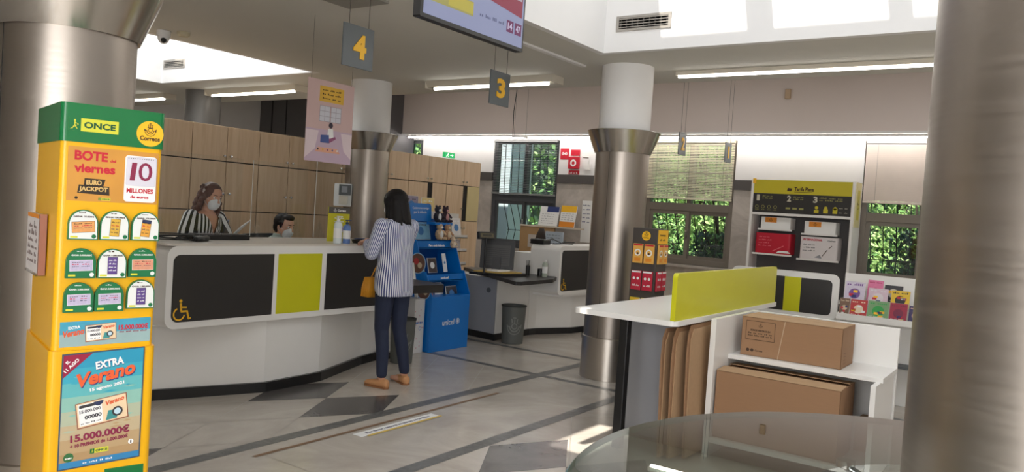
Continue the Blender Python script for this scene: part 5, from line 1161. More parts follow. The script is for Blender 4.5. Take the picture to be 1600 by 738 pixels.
# ------------------------------------------------------------ charity stand and brochures
def charity_stand():
    t = thing('charity_display_stand', 'blue cardboard charity stand with stepped trays beside the customer', 'display stand', (-5.45, 6.4, 0))
    X = -5.17; y0, y1 = 6.07, 6.70; B = BLUEU; Bd = mat('deep_blue_card', (0, 82, 160), .45)
    mb = MB(); mb.box(X-.5, X, y0, y1, 0, .57, B); build(mb, 'base_bin', t, .003)
    mb = MB(F((X+.001, y0, 0), (0, 1, 0), (0, 0, 1))); mb.text('unicef', .19, .265, .2, .062, 0, PAPER, False); mb.ring(.44, .297, .026, .031, 0, PAPER); mb.disc(.44, .297, .018, 0, PAPER, 20); mb.line((.44, .27), (.44, .325), .004, .0005, B); mb.line((.415, .297), (.465, .297), .004, .0005, B)
    build(mb, 'bin_lettering', t)
    def side(y):
        mb = MB(F((0, y, 0), (1, 0, 0), (0, 0, 1)))
        mb.prism([(X-.5, .57), (X, .57), (X-.10, .82), (X-.14, .82), (X-.26, 1.14), (X-.30, 1.14), (X-.42, 1.36), (X-.5, 1.36)], -.004, .004, B); build(mb, 'side_panel', t)
    side(y0+.004); side(y1-.004)
    mb = MB(); mb.box(X-.5, X-.49, y0, y1, .57, 1.36, Bd); build(mb, 'back_panel', t)
    for (xf, z, h, nm) in ((X-.10, .72, .07, 'tray'), (X-.26, 1.05, .08, 'tray')):
        mb = MB(); mb.box(X-.49, xf, y0+.008, y1-.008, z, z+.008, B); mb.box(xf-.006, xf, y0, y1, z-.005, z+h, B); tr = build(mb, nm, t)
        mb = MB(F((xf+.001, y0, z), (0, 1, 0), (0, 0, 1))); mb.text('unicef' if z < 1 else 'Para cada infancia', .24 if z < 1 else .2, .02, .13 if z < 1 else .26, .026, 0, PAPER); build(mb, 'tray_lettering', tr)
    mb = MB(F((X-.40, y0+.05, 1.33), (0, 1, 0), (-.08, 0, 1))); mb.prism(rrect(0, .33, 0, .19, .03), -.012, 0, B); hdr = build(mb, 'header', t)
    mb = MB(F((X-.40, y0+.05, 1.33), (0, 1, 0), (-.08, 0, 1))); mb.text('Celebramos contigo', .03, .12, .26, .03, .001, PAPER, False, .02); mb.text('por la infancia', .05, .075, .2, .034, .001, PAPER, False, .02); build(mb, 'header_lettering', hdr)
    # side pictures
    for (x, z, r) in ((X-.22, .90, .10), (X-.12, .63, .09)):
        mb = MB(F((x, y0-.001, z), (1, 0, 0), (0, 0, 1))); mb.ring(0, 0, r, r*1.1, .0005, mat('pale_blue_print', (150, 190, 220), .5)); mb.disc(0, 0, r, 0, mat('photo_brown', (110, 78, 66), .5, var=.5, scale=30)); mb.disc(-.02, .02, r*.35, .001, mat('photo_red', (180, 60, 60), .5)); mb.disc(.03, -.02, r*.3, .001, mat('photo_cream', (210, 190, 160), .5)); build(mb, 'round_picture', t)
    # things in the trays
    cols = [(190, 205, 222), (150, 190, 214), (210, 200, 186), (96, 70, 72), (46, 48, 66), (60, 84, 120), (214, 214, 218)]
    def card(x, y, z, w, h, c, lab, i, lean=.25, grp=None):
        mb = MB(F((x, y, z), (0, 1, 0), (-lean, 0, 1))); m = mat('card_%d_%d_%d' % c, c, .45, var=.2, scale=25); mb.box(0, w, 0, h, -.008, 0, PAPER); mb.rect(.002, w-.002, .002, h-.002, .0006, m)
        r = random.Random(i); mb.disc(w*.5, h*.5, min(w, h)*.25, .001, mat('card_spot_%d' % (i % 3), ((230, 230, 230), (60, 120, 180), (190, 120, 90))[i % 3], .5)); mb.scrib(w*.15, w*.85, h*.8, h*.08, .0012, (PAPER, INK)[i % 2], 2, i)
        build(mb, 'greeting_card', label=lab, cat='card', group=grp)
    card(X-.40, 6.16, 1.135, .3, .19, (132, 186, 216), 'large pale blue snowy card in the top tray of the blue stand', 1)
    card(X-.30, 6.13, .79, .15, .19, (186, 206, 190), 'pale green card leaning in the middle tray, left end', 2)
    card(X-.26, 6.30, .79, .14, .16, (60, 46, 46), 'dark photo card in the centre of the middle tray', 3)
    card(X-.22, 6.50, .80, .06, .2, (224, 228, 234), 'narrow white and blue leaflet at the right of the middle tray', 4)
    card(X-.12, 6.12, .50, .16, .16, (56, 84, 130), 'navy card at the left of the bottom bin', 5)
    card(X-.14, 6.30, .50, .13, .2, (200, 206, 214), 'pale card standing in the middle of the bottom bin', 6)
    card(X-.10, 6.44, .50, .18, .16, (40, 44, 58), 'dark card at the right of the bottom bin', 7)
    # plush toys at the right of the top tray
    def plush(x, y, z, s, c, belly, lab):
        t = thing('plush_toy', lab, 'plush toy', (x, y, z)); m = mat('plush_%d' % c[0], c, .95, var=.15, scale=60, bump=.3); bm_ = mat('plush_belly_%d' % belly[0], belly, .95)
        mb = MB(); mb.ball((x, y, z+.055*s), (.045*s, .045*s, .06*s), m); build(mb, 'body', t)
        mb = MB(); mb.ball((x, y, z+.135*s), (.036*s, .038*s, .036*s), m)
        for d in (-1, 1): mb.ball((x, y+d*.028*s, z+.17*s), .013*s, m)
        hdm = build(mb, 'head', t); mb = MB(); mb.ball((x+.032*s, y, z+.128*s), (.016*s, .018*s, .014*s), bm_); build(mb, 'muzzle', hdm)
        mb = MB(); mb.ball((x+.02*s, y, z+.055*s), (.032*s, .03*s, .045*s), bm_); build(mb, 'belly', t)
        for d in (-1, 1):
            mb = MB(); mb.cap((x+.01*s, y+d*.04*s, z+.09*s), (x+.04*s, y+d*.055*s, z+.055*s), .014*s, .012*s, m); build(mb, 'arm', t)
            mb = MB(); mb.cap((x+.01*s, y+d*.025*s, z+.015*s), (x+.06*s, y+d*.04*s, z+.016*s), .018*s, .015*s, m); build(mb, 'leg', t)
    plush(X-.36, 6.50, 1.33, 1.0, (44, 44, 54), (226, 226, 226), 'black and white plush toy, topmost left on the blue stand')
    plush(X-.36, 6.63, 1.33, 1.0, (58, 42, 52), (200, 150, 150), 'dark plum plush toy, topmost right on the blue stand')
    plush(X-.32, 6.50, 1.14, 1.05, (196, 168, 136), (226, 210, 186), 'beige teddy in the top tray, nearest the blue card')
    plush(X-.31, 6.62, 1.14, 1.0, (176, 140, 110), (220, 200, 170), 'brown teddy in the top tray at the right end')
    plush(X-.22, 6.62, 1.06, .7, (206, 182, 156), (232, 216, 196), 'small cream teddy hanging over the tray edge at the right')
    mb = MB(); mb.box(X-.42, X-.30, 6.40, 6.69, 1.30, 1.328, B); build(mb, 'tray', t)
    # white box left of stand
    t = thing('white_charity_box', 'narrow white printed box between the waste bin and the blue stand', 'box', (-5.38, 5.99, 0))
    mb = MB(); mb.box(-5.5, -5.24, 5.9, 6.05, 0, .55, mat('white_card', (226, 224, 222), .5)); build(mb, 'box_body', t, .002)
    mb = MB(F((-5.239, 5.9, 0), (0, 1, 0), (0, 0, 1))); mb.scrib(.02, .13, .3, .03, .0, BLUEU, 1, 2); mb.ring(.09, .25, .015, .02, 0, BLUEU); r = random.Random(3)
    for k in range(14): mb.disc(r.uniform(.01, .14), r.uniform(.04, .5), .006, 0, mat('pink_dot', (214, 150, 160), .5), 8)
    build(mb, 'print', t)
    mb = MB(); mb.tube([(-5.3, 5.98, .56), (-5.42, 6.02, .9)], .018, PAPER, 12); build(mb, 'paper_roll', label='white rolled poster standing against the blue stand', cat='paper roll')
    # leaflet rack behind
    t = thing('leaflet_rack', 'white leaflet rack with red and grey brochures behind the blue stand', 'leaflet rack', (-6.1, 7.5, 0))
    wr = mat('rack_white', (214, 210, 204), .5); mb = MB(); mb.box(-6.3, -6.28, 7.2, 7.8, .7, 1.42, wr); build(mb, 'back_board', t)
    for k, z in enumerate((.78, .95, 1.12)):
        mb = MB(); mb.box(-6.28, -6.12, 7.2, 7.8, z, z+.01, wr); mb.box(-6.13, -6.12, 7.2, 7.8, z, z+.04, wr); build(mb, 'shelf', t)
    mb = MB(); mb.box(-6.32, -6.12, 7.2, 7.8, 0, .70, wr); build(mb, 'base', t)
    for i, (y, z, w, h, c, l) in enumerate(((7.22, 1.14, .16, .25, (206, 80, 84), 'red-topped brochure in the top row of the white rack, left'), (7.40, 1.14, .14, .24, (80, 90, 84), 'dark green brochure in the top row of the white rack'), (7.56, 1.13, .18, .24, (220, 216, 214), 'white curved brochure in the top row of the white rack, right'),
                                       (7.25, .97, .2, .13, (206, 192, 182), 'beige brochure in the middle row of the white rack, left'), (7.50, .97, .24, .13, (178, 170, 172), 'grey brochure in the middle row of the white rack, right'), (7.26, .80, .44, .12, (206, 200, 202), 'wide pale leaflet stack in the bottom row of the white rack'))):
        card(-6.17, y, z, w, h, c, l, 20+i, .18)
    t = thing('brochure_holder', 'grey double brochure holder standing behind the blue stand header', 'brochure holder', (-5.9, 6.5, 1.3))
    mb = MB(); mb.box(-5.95, -5.80, 6.35, 6.85, 0, 1.30, mat('holder_grey', (150, 146, 146), .5)); mb.box(-5.84, -5.8, 6.35, 6.58, 1.30, 1.46, wr); mb.box(-5.84, -5.8, 6.61, 6.84, 1.30, 1.44, wr); build(mb, 'holder_body', t)
    card(-5.86, 6.33, 1.38, .22, .22, (150, 140, 160), 'lilac-grey brochure in the left pocket of the double holder', 31, .05)
    card(-5.86, 6.61, 1.36, .22, .23, (226, 204, 140), 'cream-yellow brochure in the right pocket of the double holder', 32, .05)
charity_stand()

# ------------------------------------------------------------ waste bins
def bins():
    g = mat('bin_grey', (92, 94, 90), .55); gi = mat('bin_inside', (52, 54, 52), .7); gl = mat('bin_emblem', (128, 130, 126), .6)
    for (x, y, r, a0, lab) in ((-5.02, 5.50, .12, -.7, 'dark grey waste bin behind the customer\'s legs'), (-5.02, 7.18 +.16, .14, -.85, 'dark grey waste bin in front of the monitor desk')):
        h = .42 if r < .13 else .43; t = thing('waste_bin', lab, 'bin', (x, y, 0))
        mb = MB(); mb.lathe([(0, .002), (r*.86, .002), (r*.86, .002), (r, h), (r-.006, h), (r*.84, .02), (0, .02)], g, (x, y), 40); build(mb, 'bucket', t)
        mb = MB(); mb.lathe([(r-.007, h-.01), (r+.004, h-.01), (r+.006, h+.004), (r-.007, h+.004)], gi, (x, y), 40); build(mb, 'rim', t)
        mb = MB(); n0 = MB(); horn(n0, 0, 0, 1, 0, gl)
        for v, k in zip(n0.v, range(len(n0.v))): pass
        mb.mats = [gl]; mb.f = list(n0.f); mb.m = list(n0.m); s = .19
        for v in n0.v:
            z = .20+v.y*s; rr = r*(.86+.14*z/h)+.0015; a = a0+v.x*s/rr*1.0; mb.v.append(Vector((x+rr*math.cos(a), y+rr*math.sin(a), z)))
        build(mb, 'emblem', t)
bins()
# ------------------------------------------------------------ people
def fuse(mb, name, parent, voxel=.006, smooth=4, mats=None, label=None, origin=None, cut=None, frame=None):
    """union of the lofts as one continuous skin"""
    me = bpy.data.meshes.new(name); off = Vector(origin or (0, 0, 0)); FR = frame or Matrix.Translation(off); FI = FR.inverted()
    me.from_pydata([tuple(FI @ v) for v in mb.v], [], mb.f); me.update()
    o = bpy.data.objects.new('tmp', me); COL.objects.link(o)
    bm = bmesh.new(); bm.from_mesh(me); bmesh.ops.recalc_face_normals(bm, faces=bm.faces); bm.to_mesh(me); bm.free()
    r = o.modifiers.new('r', 'REMESH'); r.mode = 'VOXEL'; r.voxel_size = voxel; r.use_smooth_shade = True
    s = o.modifiers.new('s', 'SMOOTH'); s.iterations = smooth; s.factor = .5
    dg = bpy.context.evaluated_depsgraph_get(); dg.update()
    m2 = bpy.data.meshes.new_from_object(o.evaluated_get(dg)); bpy.data.objects.remove(o); bpy.data.meshes.remove(me)
    m2.name = name; m2.materials.clear()
    for m in (mats or mb.mats): m2.materials.append(m)
    for p in m2.polygons: p.material_index = 0; p.use_smooth = True
    if cut:
        bm = bmesh.new(); bm.from_mesh(m2); bmesh.ops.delete(bm, geom=[v for v in bm.verts if cut(FR @ v.co)], context='VERTS'); bm.to_mesh(m2); bm.free()
    ob = bpy.data.objects.new(name, m2); COL.objects.link(ob); ob.parent = parent
    ob.matrix_basis = wm(parent).inverted() @ FR
    if label: ob['label'] = label
    return ob
class Body:
    """joints in world space; f forward, l the person's left"""
    def __init__(s, base, yaw):
        s.f = Vector((math.cos(yaw), math.sin(yaw), 0)); s.l = Vector((-s.f.y, s.f.x, 0)); s.base = Vector(base)
    def P(s, fw, lf, z): return s.base+s.f*fw+s.l*lf+Vector((0, 0, z))
def torso(mb, B, rows, m, infl=0, n=28):
    """rows: (forward, lateral centre, z, half width, half depth)"""
    mb.rings([(B.P(fw, lc, z), B.l*(hw+infl), B.f*(hd+infl)) for fw, lc, z, hw, hd in rows], m, n)
def hand(mb, wrist, d, palm_n, m, curl=.5, side=1, s=1.0):
    """wrist point, direction of the fingers, palm normal, thumb side"""
    d = Vector(d).normalized(); n = Vector(palm_n).normalized(); t = d.cross(n).normalized()*side; w = Vector(wrist)
    mb.rings([(w-d*.01, t*.022*s, n*.016*s), (w+d*.03*s, t*.034*s, n*.014*s), (w+d*.07*s, t*.040*s, n*.013*s), (w+d*.088*s, t*.038*s, n*.011*s)], m, 14)
    for k, L in enumerate((.062, .072, .068, .054)):
        r = w+d*.08*s+t*(.030-.020*k)*s; a = r+(d*math.cos(curl*.4)+n*math.sin(curl*.4))*L*.5*s; b = a+(d*math.cos(curl*1.2)+n*math.sin(curl*1.2))*L*.5*s
        mb.cap(r, a, .0085*s, .008*s, m, 8); mb.cap(a, b, .008*s, .0065*s, m, 8)
    r = w+d*.025*s+t*.03*s; a = r+(d*.6+t*.7+n*.2).normalized()*.035*s; b = a+(d*.85+t*.3+n*.35).normalized()*.028*s
    mb.cap(r, a, .011*s, .0095*s, m, 8); mb.cap(a, b, .0095*s, .0075*s, m, 8)
def head_shape(mb, c, F_, U, m, s=1.0):
    """c: centre of the head; F_ facing, U up"""
    F_ = Vector(F_).normalized(); U = Vector(U).normalized(); L = U.cross(F_).normalized(); F_ = L.cross(U)
    R = Matrix((F_, L, U)).transposed(); q = lambda a, b, z: c+R @ Vector((a*s, b*s, z*s))
    rows = [(.035, -.113, .022, .018), (.030, -.10, .040, .040), (.018, -.075, .052, .062), (.008, -.04, .062, .078), (0, 0, .070, .088), (-.004, .04, .074, .094), (-.008, .075, .068, .085), (-.010, .1, .048, .06), (-.01, .114, .018, .022)]
    mb.rings([(q(a, 0, z), R @ Vector((0, hw*s, 0)), R @ Vector((hd*s, 0, 0))) for a, z, hw, hd in rows], m, 24)
    mb.cap(q(.084, 0, .005), q(.104, 0, -.032), .008*s, .013*s, m, 10)          # nose
    mb.ball(q(.082, 0, -.062), (.016*s, .024*s, .012*s), m, R, 12)             # lips
    mb.ball(q(.05, 0, .032), (.042*s, .055*s, .014*s), m, R, 12)               # brow
    for d in (-1, 1): mb.ball(q(-.012, d*.073, -.012), (.016*s, .009*s, .032*s), m, R, 12)
    return q, R
def face_parts(q, R, t, s, hair, irisc=(60, 40, 28), brow=True):
    for d in (-1, 1):
        mb = MB(); mb.ball(q(.072, d*.030, .006), .0125*s, mat('eye_white', (226, 222, 218), .2), n=12); e = build(mb, 'eye', t)
        mb = MB(); mb.ball(q(.0815, d*.030, .006), .0055*s, mat('iris', irisc, .2), n=10); build(mb, 'iris', e)
        if brow:
            mb = MB(); mb.cap(q(.087, d*.014, .027), q(.076, d*.046, .030), .0035*s, .0028*s, hair, 8); build(mb, 'eyebrow', t)
def mask(q, R, t, s, m):
    mb = MB(); rows = [(.034, -.112, .030, .030), (.036, -.092, .046, .052), (.040, -.065, .054, .062), (.040, -.038, .056, .066), (.036, -.012, .050, .060), (.04, .0, .028, .056)]
    mb.rings([(q(a, 0, z), R @ Vector((0, hw*s, 0)), R @ Vector(((hd)*s, 0, 0))) for a, z, hw, hd in rows], m, 20)
    mb.cap(q(.09, 0, -.015), q(.103, 0, -.045), .012*s, .014*s, m)
    k = fuse(mb, 'face_mask', t, .005, 5, [m])
    for d in (-1, 1):
        for z in (-.02, -.08):
            mb = MB(); mb.tube([q(.04, d*.058, z), q(.01, d*.072, z*.6), q(-.014, d*.080, -.01)], .0014, m, 6); build(mb, 'ear_loop', t)
def arm(mb, sh, el, wr, m, r=(.050, .040, .028), infl=0):
    mb.cap(sh, el, r[0]+infl, r[1]+infl, m); mb.cap(el, wr, r[1]+infl, r[2]+infl*.8, m)

def customer():
    B = Body((-4.44, 4.72, 0), math.radians(176))
    t = thing('person', 'customer in blue and white striped shirt, dark jeans and tan shoes at the counter', 'person', (-4.44, 4.72, 0))
    rows = [(0, 0, .80, .135, .10), (0, 0, .88, .160, .115), (0, 0, .96, .150, .105), (.0, 0, 1.04, .125, .092), (.005, 0, 1.14, .130, .098), (.005, 0, 1.24, .150, .105), (0, 0, 1.31, .165, .095), (-.005, 0, 1.355, .13, .075), (-.005, 0, 1.385, .06, .055)]
    shL, shR = B.P(0, .165, 1.315), B.P(.0, -.165, 1.315)
    elL, wrL = B.P(.06, .205, 1.085), B.P(.22, .12, 1.18); elR, wrR = B.P(.11, -.20, 1.10), B.P(.31, -.06, 1.165)
    hip = lambda s: B.P(0, s*.085, .86)
    kn = {1: B.P(.02, .085, .47), -1: B.P(.01, -.095, .47)}; an = {1: B.P(-.035, .105, .085), -1: B.P(-.03, -.15, .085)}
    # body
    mb = MB(); torso(mb, B, rows, SKIN); mb.cap(B.P(-.005, 0, 1.34), B.P(.02, 0, 1.43), .052, .048, SKIN)
    Fd = (B.f*.93+B.l*.20+Vector((0, 0, -.30))); hc = B.P(.045, 0, 1.495); q, R = head_shape(mb, hc, Fd, (B.f*.2+Vector((0, 0, 1))), SKIN, .95)
    for sh, el, wr, sd in ((shL, elL, wrL, 1), (shR, elR, wrR, -1)):
        arm(mb, sh, el, wr, SKIN, (.042, .034, .024))
    hand(mb, wrL, (B.f*.95-B.l*.25-Vector((0, 0, .12))), (-B.l*.3-Vector((0, 0, 1))), SKIN, .7, -1)
    hand(mb, wrR, (B.f*.95+B.l*.35-Vector((0, 0, .05))), (B.l*.2-Vector((0, 0, 1))), SKIN, .6, 1)
    for s in (1, -1):
        mb.cap(hip(s), kn[s], .074, .048, SKIN); mb.cap(kn[s], an[s], .046, .032, SKIN)
        a = an[s]; mb.cap(a-B.f*.03-Vector((0, 0, .045)), a+B.f*.14-Vector((0, 0, .058)), .028, .02, SKIN)
    fuse(mb, 'body', t, .006, 3, [SKIN])
    # jeans
    J = mat('dark_jeans', (30, 38, 62), .8, var=.14, scale=30, bump=.15); mb = MB()
    torso(mb, B, [(0, 0, .78, .14, .105), (0, 0, .86, .166, .12), (0, 0, .95, .156, .11), (0, 0, .98, .148, .105)], J, .004)
    for s in (1, -1):
        mb.cap(hip(s)-Vector((0, 0, .02)), kn[s], .088, .060, J); mb.cap(kn[s], kn[s].lerp(an[s], .4)-B.f*.012, .058, .054, J)
        mb.cap(kn[s].lerp(an[s], .4)-B.f*.012, an[s]+Vector((0, 0, .03)), .054, .044, J)
    fuse(mb, 'jeans', t, .007, 4, [J])
    # shirt
    S = stripes('shirt_stripe', (50, 62, 118), (226, 228, 236), 54, duty=.5); mb = MB()
    srow = [(-.01, 0, .735, .175, .120), (-.005, 0, .80, .182, .132), (0, 0, .90, .178, .130), (0, 0, 1.0, .162, .122), (0, 0, 1.10, .158, .120), (0, 0, 1.2, .166, .120), (0, 0, 1.29, .176, .112), (-.005, 0, 1.345, .15, .092), (-.005, 0, 1.385, .075, .066)]
    torso(mb, B, srow, S)
    st = fuse(mb, 'shirt', t, .008, 3, [S], origin=tuple(B.P(0, 0, 1.0)), cut=lambda p: p.z < .745+.10*max(0, (p-B.base).dot(B.f)+.02)/.13)
    sol = st.modifiers.new('solid', 'SOLIDIFY'); sol.thickness = .004
    SL = stripes('sleeve_stripe', (52, 66, 128), (222, 224, 234), 24, duty=.48)
    for sh, el, wr in ((shL, elL, wrL), (shR, elR, wrR)):
        for (a, b, ra, rb) in ((sh, el, .064, .055), (el, el.lerp(wr, .72), .054, .045)):
            mb = MB(); mb.cap(a, b, ra, rb, SL); zz = (b-a).normalized(); xx = zz.orthogonal().normalized(); yy = zz.cross(xx)
            fuse(mb, 'sleeve', st, .008, 3, [SL], frame=Matrix(((xx.x, yy.x, zz.x, a.x), (xx.y, yy.y, zz.y, a.y), (xx.z, yy.z, zz.z, a.z), (0, 0, 0, 1))))
    mb = MB(); c = B.P(-.005, 0, 1.39)
    mb.rings([(c+Vector((0, 0, -.02)), B.l*.072, B.f*.066), (c+Vector((0, 0, .012)), B.l*.062, B.f*.058)], S, 20); k = fuse(mb, 'collar', t, .006, 2, [S], origin=tuple(B.P(0, 0, 1.0)))
    # hair
    H = mat('black_hair', (20, 17, 17), .55, var=.4, scale=40, bump=.25, stretch=(6, 6, 1), spec=.25); mb = MB()
    V = lambda a, b, z: q(a, b, z)
    mb.ball(V(-.018, 0, .030), (.108, .092, .098), H, R, 20)
    for (a, b, z0, a1, b1, z1, r0, r1) in ((-.05, 0, .0, -.075, 0, -.150, .075, .060), (-.045, .045, 0, -.06, .065, -.150, .056, .046), (-.045, -.045, 0, -.06, -.065, -.150, .056, .046), (-.02, .070, 0, -.01, .085, -.135, .034, .028), (-.02, -.07, 0, -.01, -.085, -.135, .034, .026),
                                          (.02, .068, .04, .035, .078, -.11, .026, .014), (.02, -.068, .04, .035, -.078, -.11, .026, .014)):
        mb.cap(V(a, b, z0), V(a1, b1, z1), r0, r1, H)
    rnd = random.Random(4)
    for _ in range(26):
        a = rnd.uniform(.9, 2*PI-.9); mb.cap(V(.03+.0-.11*0-.085*(-math.cos(a)) if False else -.03+.085*math.cos(a), .088*math.sin(a), -.02), V(-.05+.085*math.cos(a), .085*math.sin(a), -.175-rnd.uniform(0, .045)), .016, .006, H, 8)
    fuse(mb, 'hair', t, .006, 2, [H])
    face_parts(q, R, t, .95, H)
    mask(q, R, t, .95, mat('mask_white', (228, 230, 232), .7))
    # shoes
    T = mat('tan_suede', (196, 142, 96), .75, var=.1, scale=30); So = mat('shoe_sole', (150, 100, 62), .6)
    for s in (1, -1):
        a = an[s]; d = (B.f*math.cos(.12*s)-B.l*math.sin(-.12*s)).normalized() if s == 1 else (B.f*.92-B.l*.38).normalized(); lat = Vector((0, 0, 1)).cross(d)
        g = lambda u, z: Vector((a.x, a.y, 0))+d*u+Vector((0, 0, z))
        mb = MB(); mb.rings([(g(-.075, .035), lat*.018, Vector((0, 0, .022))), (g(-.06, .04), lat*.033, Vector((0, 0, .036))), (g(-.02, .042), lat*.037, Vector((0, 0, .040))), (g(.05, .036), lat*.040, Vector((0, 0, .032))), (g(.11, .030), lat*.042, Vector((0, 0, .026))), (g(.15, .026), lat*.034, Vector((0, 0, .020))), (g(.17, .022), lat*.014, Vector((0, 0, .010)))], T, 18)
        sh = fuse(mb, 'shoe', t, .006, 3, [T], cut=lambda p: p.z < .004)
        mb = MB(); mb.prism([tuple((g(u, 0)+lat*w).xy) for u, w in ((-.078, 0), (-.062, .032), (0, .036), (.1, .042), (.15, .035), (.174, 0), (.15, -.035), (.1, -.042), (0, -.036), (-.062, -.032))], 0.001, .014, So); build(mb, 'sole', sh, .003)
    # handbag in front of her
    O = mat('mustard_leather', (214, 148, 40), .5, var=.1); c = B.P(.17, .10, .80)
    tb = thing('handbag', 'mustard yellow pleated handbag hanging in front of the customer', 'handbag', c-Vector((0, 0, .08)))
    mb = MB()
    for k in range(5):
        y = -.04+.02*k; mb.rings([(c+B.f*y+Vector((0, 0, -.08)), B.l*.065, B.f*.013), (c+B.f*y+Vector((0, 0, 0)), B.l*.06, B.f*.011), (c+B.f*y*.7+Vector((0, 0, .08)), B.l*.045, B.f*.008)], O, 14)
    build(mb, 'pleated_pouch', tb)
    mb = MB(); mb.tube([c+Vector((0, 0, .07)), c-B.f*.03-B.l*.02+Vector((0, 0, .16)), B.P(.14, .0, 1.05), B.P(.125, -.06, 1.2), B.P(.02, -.1, 1.385)], .005, O, 8); build(mb, 'strap', tb)
customer()

def clerk_standing():
    B = Body((-6.12, 4.00, 0), math.radians(18))
    t = thing('person', 'standing clerk with curly auburn hair, mask and bold black and white striped top', 'person', (-6.12, 4.00, 0))
    ln = lambda z: .16*max(0, z-.9)/.6    # leaning a little forward
    rows = [(0, 0, .80, .15, .11), (0, 0, .90, .17, .12), (.01, 0, 1.0, .14, .10), (.04, 0, 1.12, .15, .11), (.06, 0, 1.2, .165, .11), (.075, 0, 1.27, .17, .09), (.08, 0, 1.31, .12, .07), (.085, 0, 1.335, .06, .055)]
    shL, shR = B.P(.075, .17, 1.27), B.P(.075, -.17, 1.27)
    elL, wrL = B.P(.14, .24, 1.04), B.P(.27, .04, 1.09); elR, wrR = B.P(.13, -.30, 1.06), B.P(.30, -.26, .98)
    mb = MB(); torso(mb, B, rows, SKIN); mb.cap(B.P(.085, 0, 1.30), B.P(.12, 0, 1.39), .05, .047, SKIN)
    hc = B.P(.14, 0, 1.455); q, R = head_shape(mb, hc, B.f-B.l*.25+Vector((0, 0, -.22)), Vector((0, 0, 1))+B.f*.2, SKIN, .95)
    arm(mb, shL, elL, wrL, SKIN, (.045, .036, .026)); arm(mb, shR, elR, wrR, SKIN, (.045, .036, .026))
    hand(mb, wrL, B.f-B.l*.6+Vector((0, 0, .1)), -B.l+Vector((0, 0, .3)), SKIN, .9, 1); hand(mb, wrR, B.f*.6-Vector((0, 0, .7)), B.l, SKIN, .5, 1)
    for s in (1, -1):
        mb.cap(B.P(0, s*.09, .86), B.P(.02, s*.09, .46), .08, .05, SKIN); mb.cap(B.P(.02, s*.09, .46), B.P(-.03, s*.09, .09), .048, .034, SKIN); mb.cap(B.P(-.05, s*.09, .035), B.P(.13, s*.1, .025), .03, .02, SKIN)
    fuse(mb, 'body', t, .006, 3, [SKIN])
    S = stripes('bold_stripe', (24, 24, 28), (232, 232, 232), 34, duty=.5); mb = MB()
    torso(mb, B, [(0, 0, .84, .185, .135), (0, 0, .95, .18, .13), (.02, 0, 1.05, .175, .13), (.045, 0, 1.15, .185, .135), (.06, 0, 1.21, .19, .13), (.07, 0, 1.27, .19, .11), (.075, 0, 1.305, .14, .085)], S)
    for sh, el in ((shL, elL), (shR, elR)): mb.cap(sh, sh.lerp(el, .62), .072, .078, S)
    neck = B.P(.17, 0, 1.33)
    st = fuse(mb, 'striped_top', t, .008, 3, [S], origin=tuple(B.P(.03, 0, 1.0)), cut=lambda p: ((p-B.base).dot(B.f) > .10 and abs((p-B.base).dot(B.l)) < .055*(p.z-1.13)/.12 and p.z > 1.13))
    so_ = st.modifiers.new('solid', 'SOLIDIFY'); so_.thickness = .004
    Tr = mat('black_trousers', (34, 34, 38), .8); mb = MB(); torso(mb, B, [(0, 0, .78, .155, .115), (0, 0, .9, .178, .128)], Tr)
    for s in (1, -1): mb.cap(B.P(0, s*.09, .86), B.P(.02, s*.09, .46), .092, .066, Tr); mb.cap(B.P(.02, s*.09, .46), B.P(-.03, s*.09, .11), .066, .056, Tr)
    fuse(mb, 'trousers', t, .008, 3, [Tr])
    for s in (1, -1):
        mb = MB(); mb.rings([(B.P(-.09, s*.09, .03), B.l*.02, Vector((0, 0, .02))), (B.P(-.05, s*.09, .04), B.l*.036, Vector((0, 0, .038))), (B.P(.05, s*.095, .035), B.l*.04, Vector((0, 0, .033))), (B.P(.14, s*.1, .022), B.l*.03, Vector((0, 0, .02)))], BLACK, 16); build(mb, 'shoe', t)
    H = mat('auburn_hair', (84, 48, 38), .55, var=.5, scale=50, bump=.5); mb = MB(); rnd = random.Random(12)
    mb.ball(q(-.022, 0, .038), (.098, .086, .088), H, R, 20)
    for _ in range(120):
        a = rnd.uniform(1.15, 2*PI-1.15); z = rnd.uniform(-.16, .09); r = .085+.035*max(0, (.03-z)/.15)*rnd.uniform(.6, 1.1)
        p = q(-.035+r*math.cos(a)*.95, r*math.sin(a), z); mb.ball(p, rnd.uniform(.014, .024), H, n=8)
    for s in (-1, 1):
        for k in range(10): mb.ball(q(-.01+rnd.uniform(-.02, .02), s*(.085+rnd.uniform(0, .025)), -.02-.018*k), rnd.uniform(.014, .022), H, n=8)
    fuse(mb, 'hair', t, .006, 1, [H])
    mb = MB(); hb = mat('grey_hairband', (176, 164, 160), .6, var=.2, scale=60)
    mb.tube([q(-.012+.0*a, .090*math.cos(a*PI/16), .030+.090*math.sin(a*PI/16)) for a in range(17)], .011, hb, 10); build(mb, 'hairband', t)
    face_parts(q, R, t, .95, H); mask(q, R, t, .95, mat('mask_white', (228, 230, 232), .7))
    M = Matrix.Translation(wrL+B.f*.06+Vector((0, 0, .03))) @ Matrix.Rotation(math.radians(18), 4, 'Z') @ Matrix.Rotation(-.75, 4, 'Y') @ Matrix.Rotation(.35, 4, 'X')
    mb = MB(M); mb.box(-.02, .20, -.13, .08, -.004, .004, PAPER); mb.rect(.05, .12, -.08, .02, .0046, mat('pale_blue_card', (176, 190, 204), .5)); build(mb, 'paper_sheet', label='white printed sheets held by the standing clerk', cat='paper')
clerk_standing()

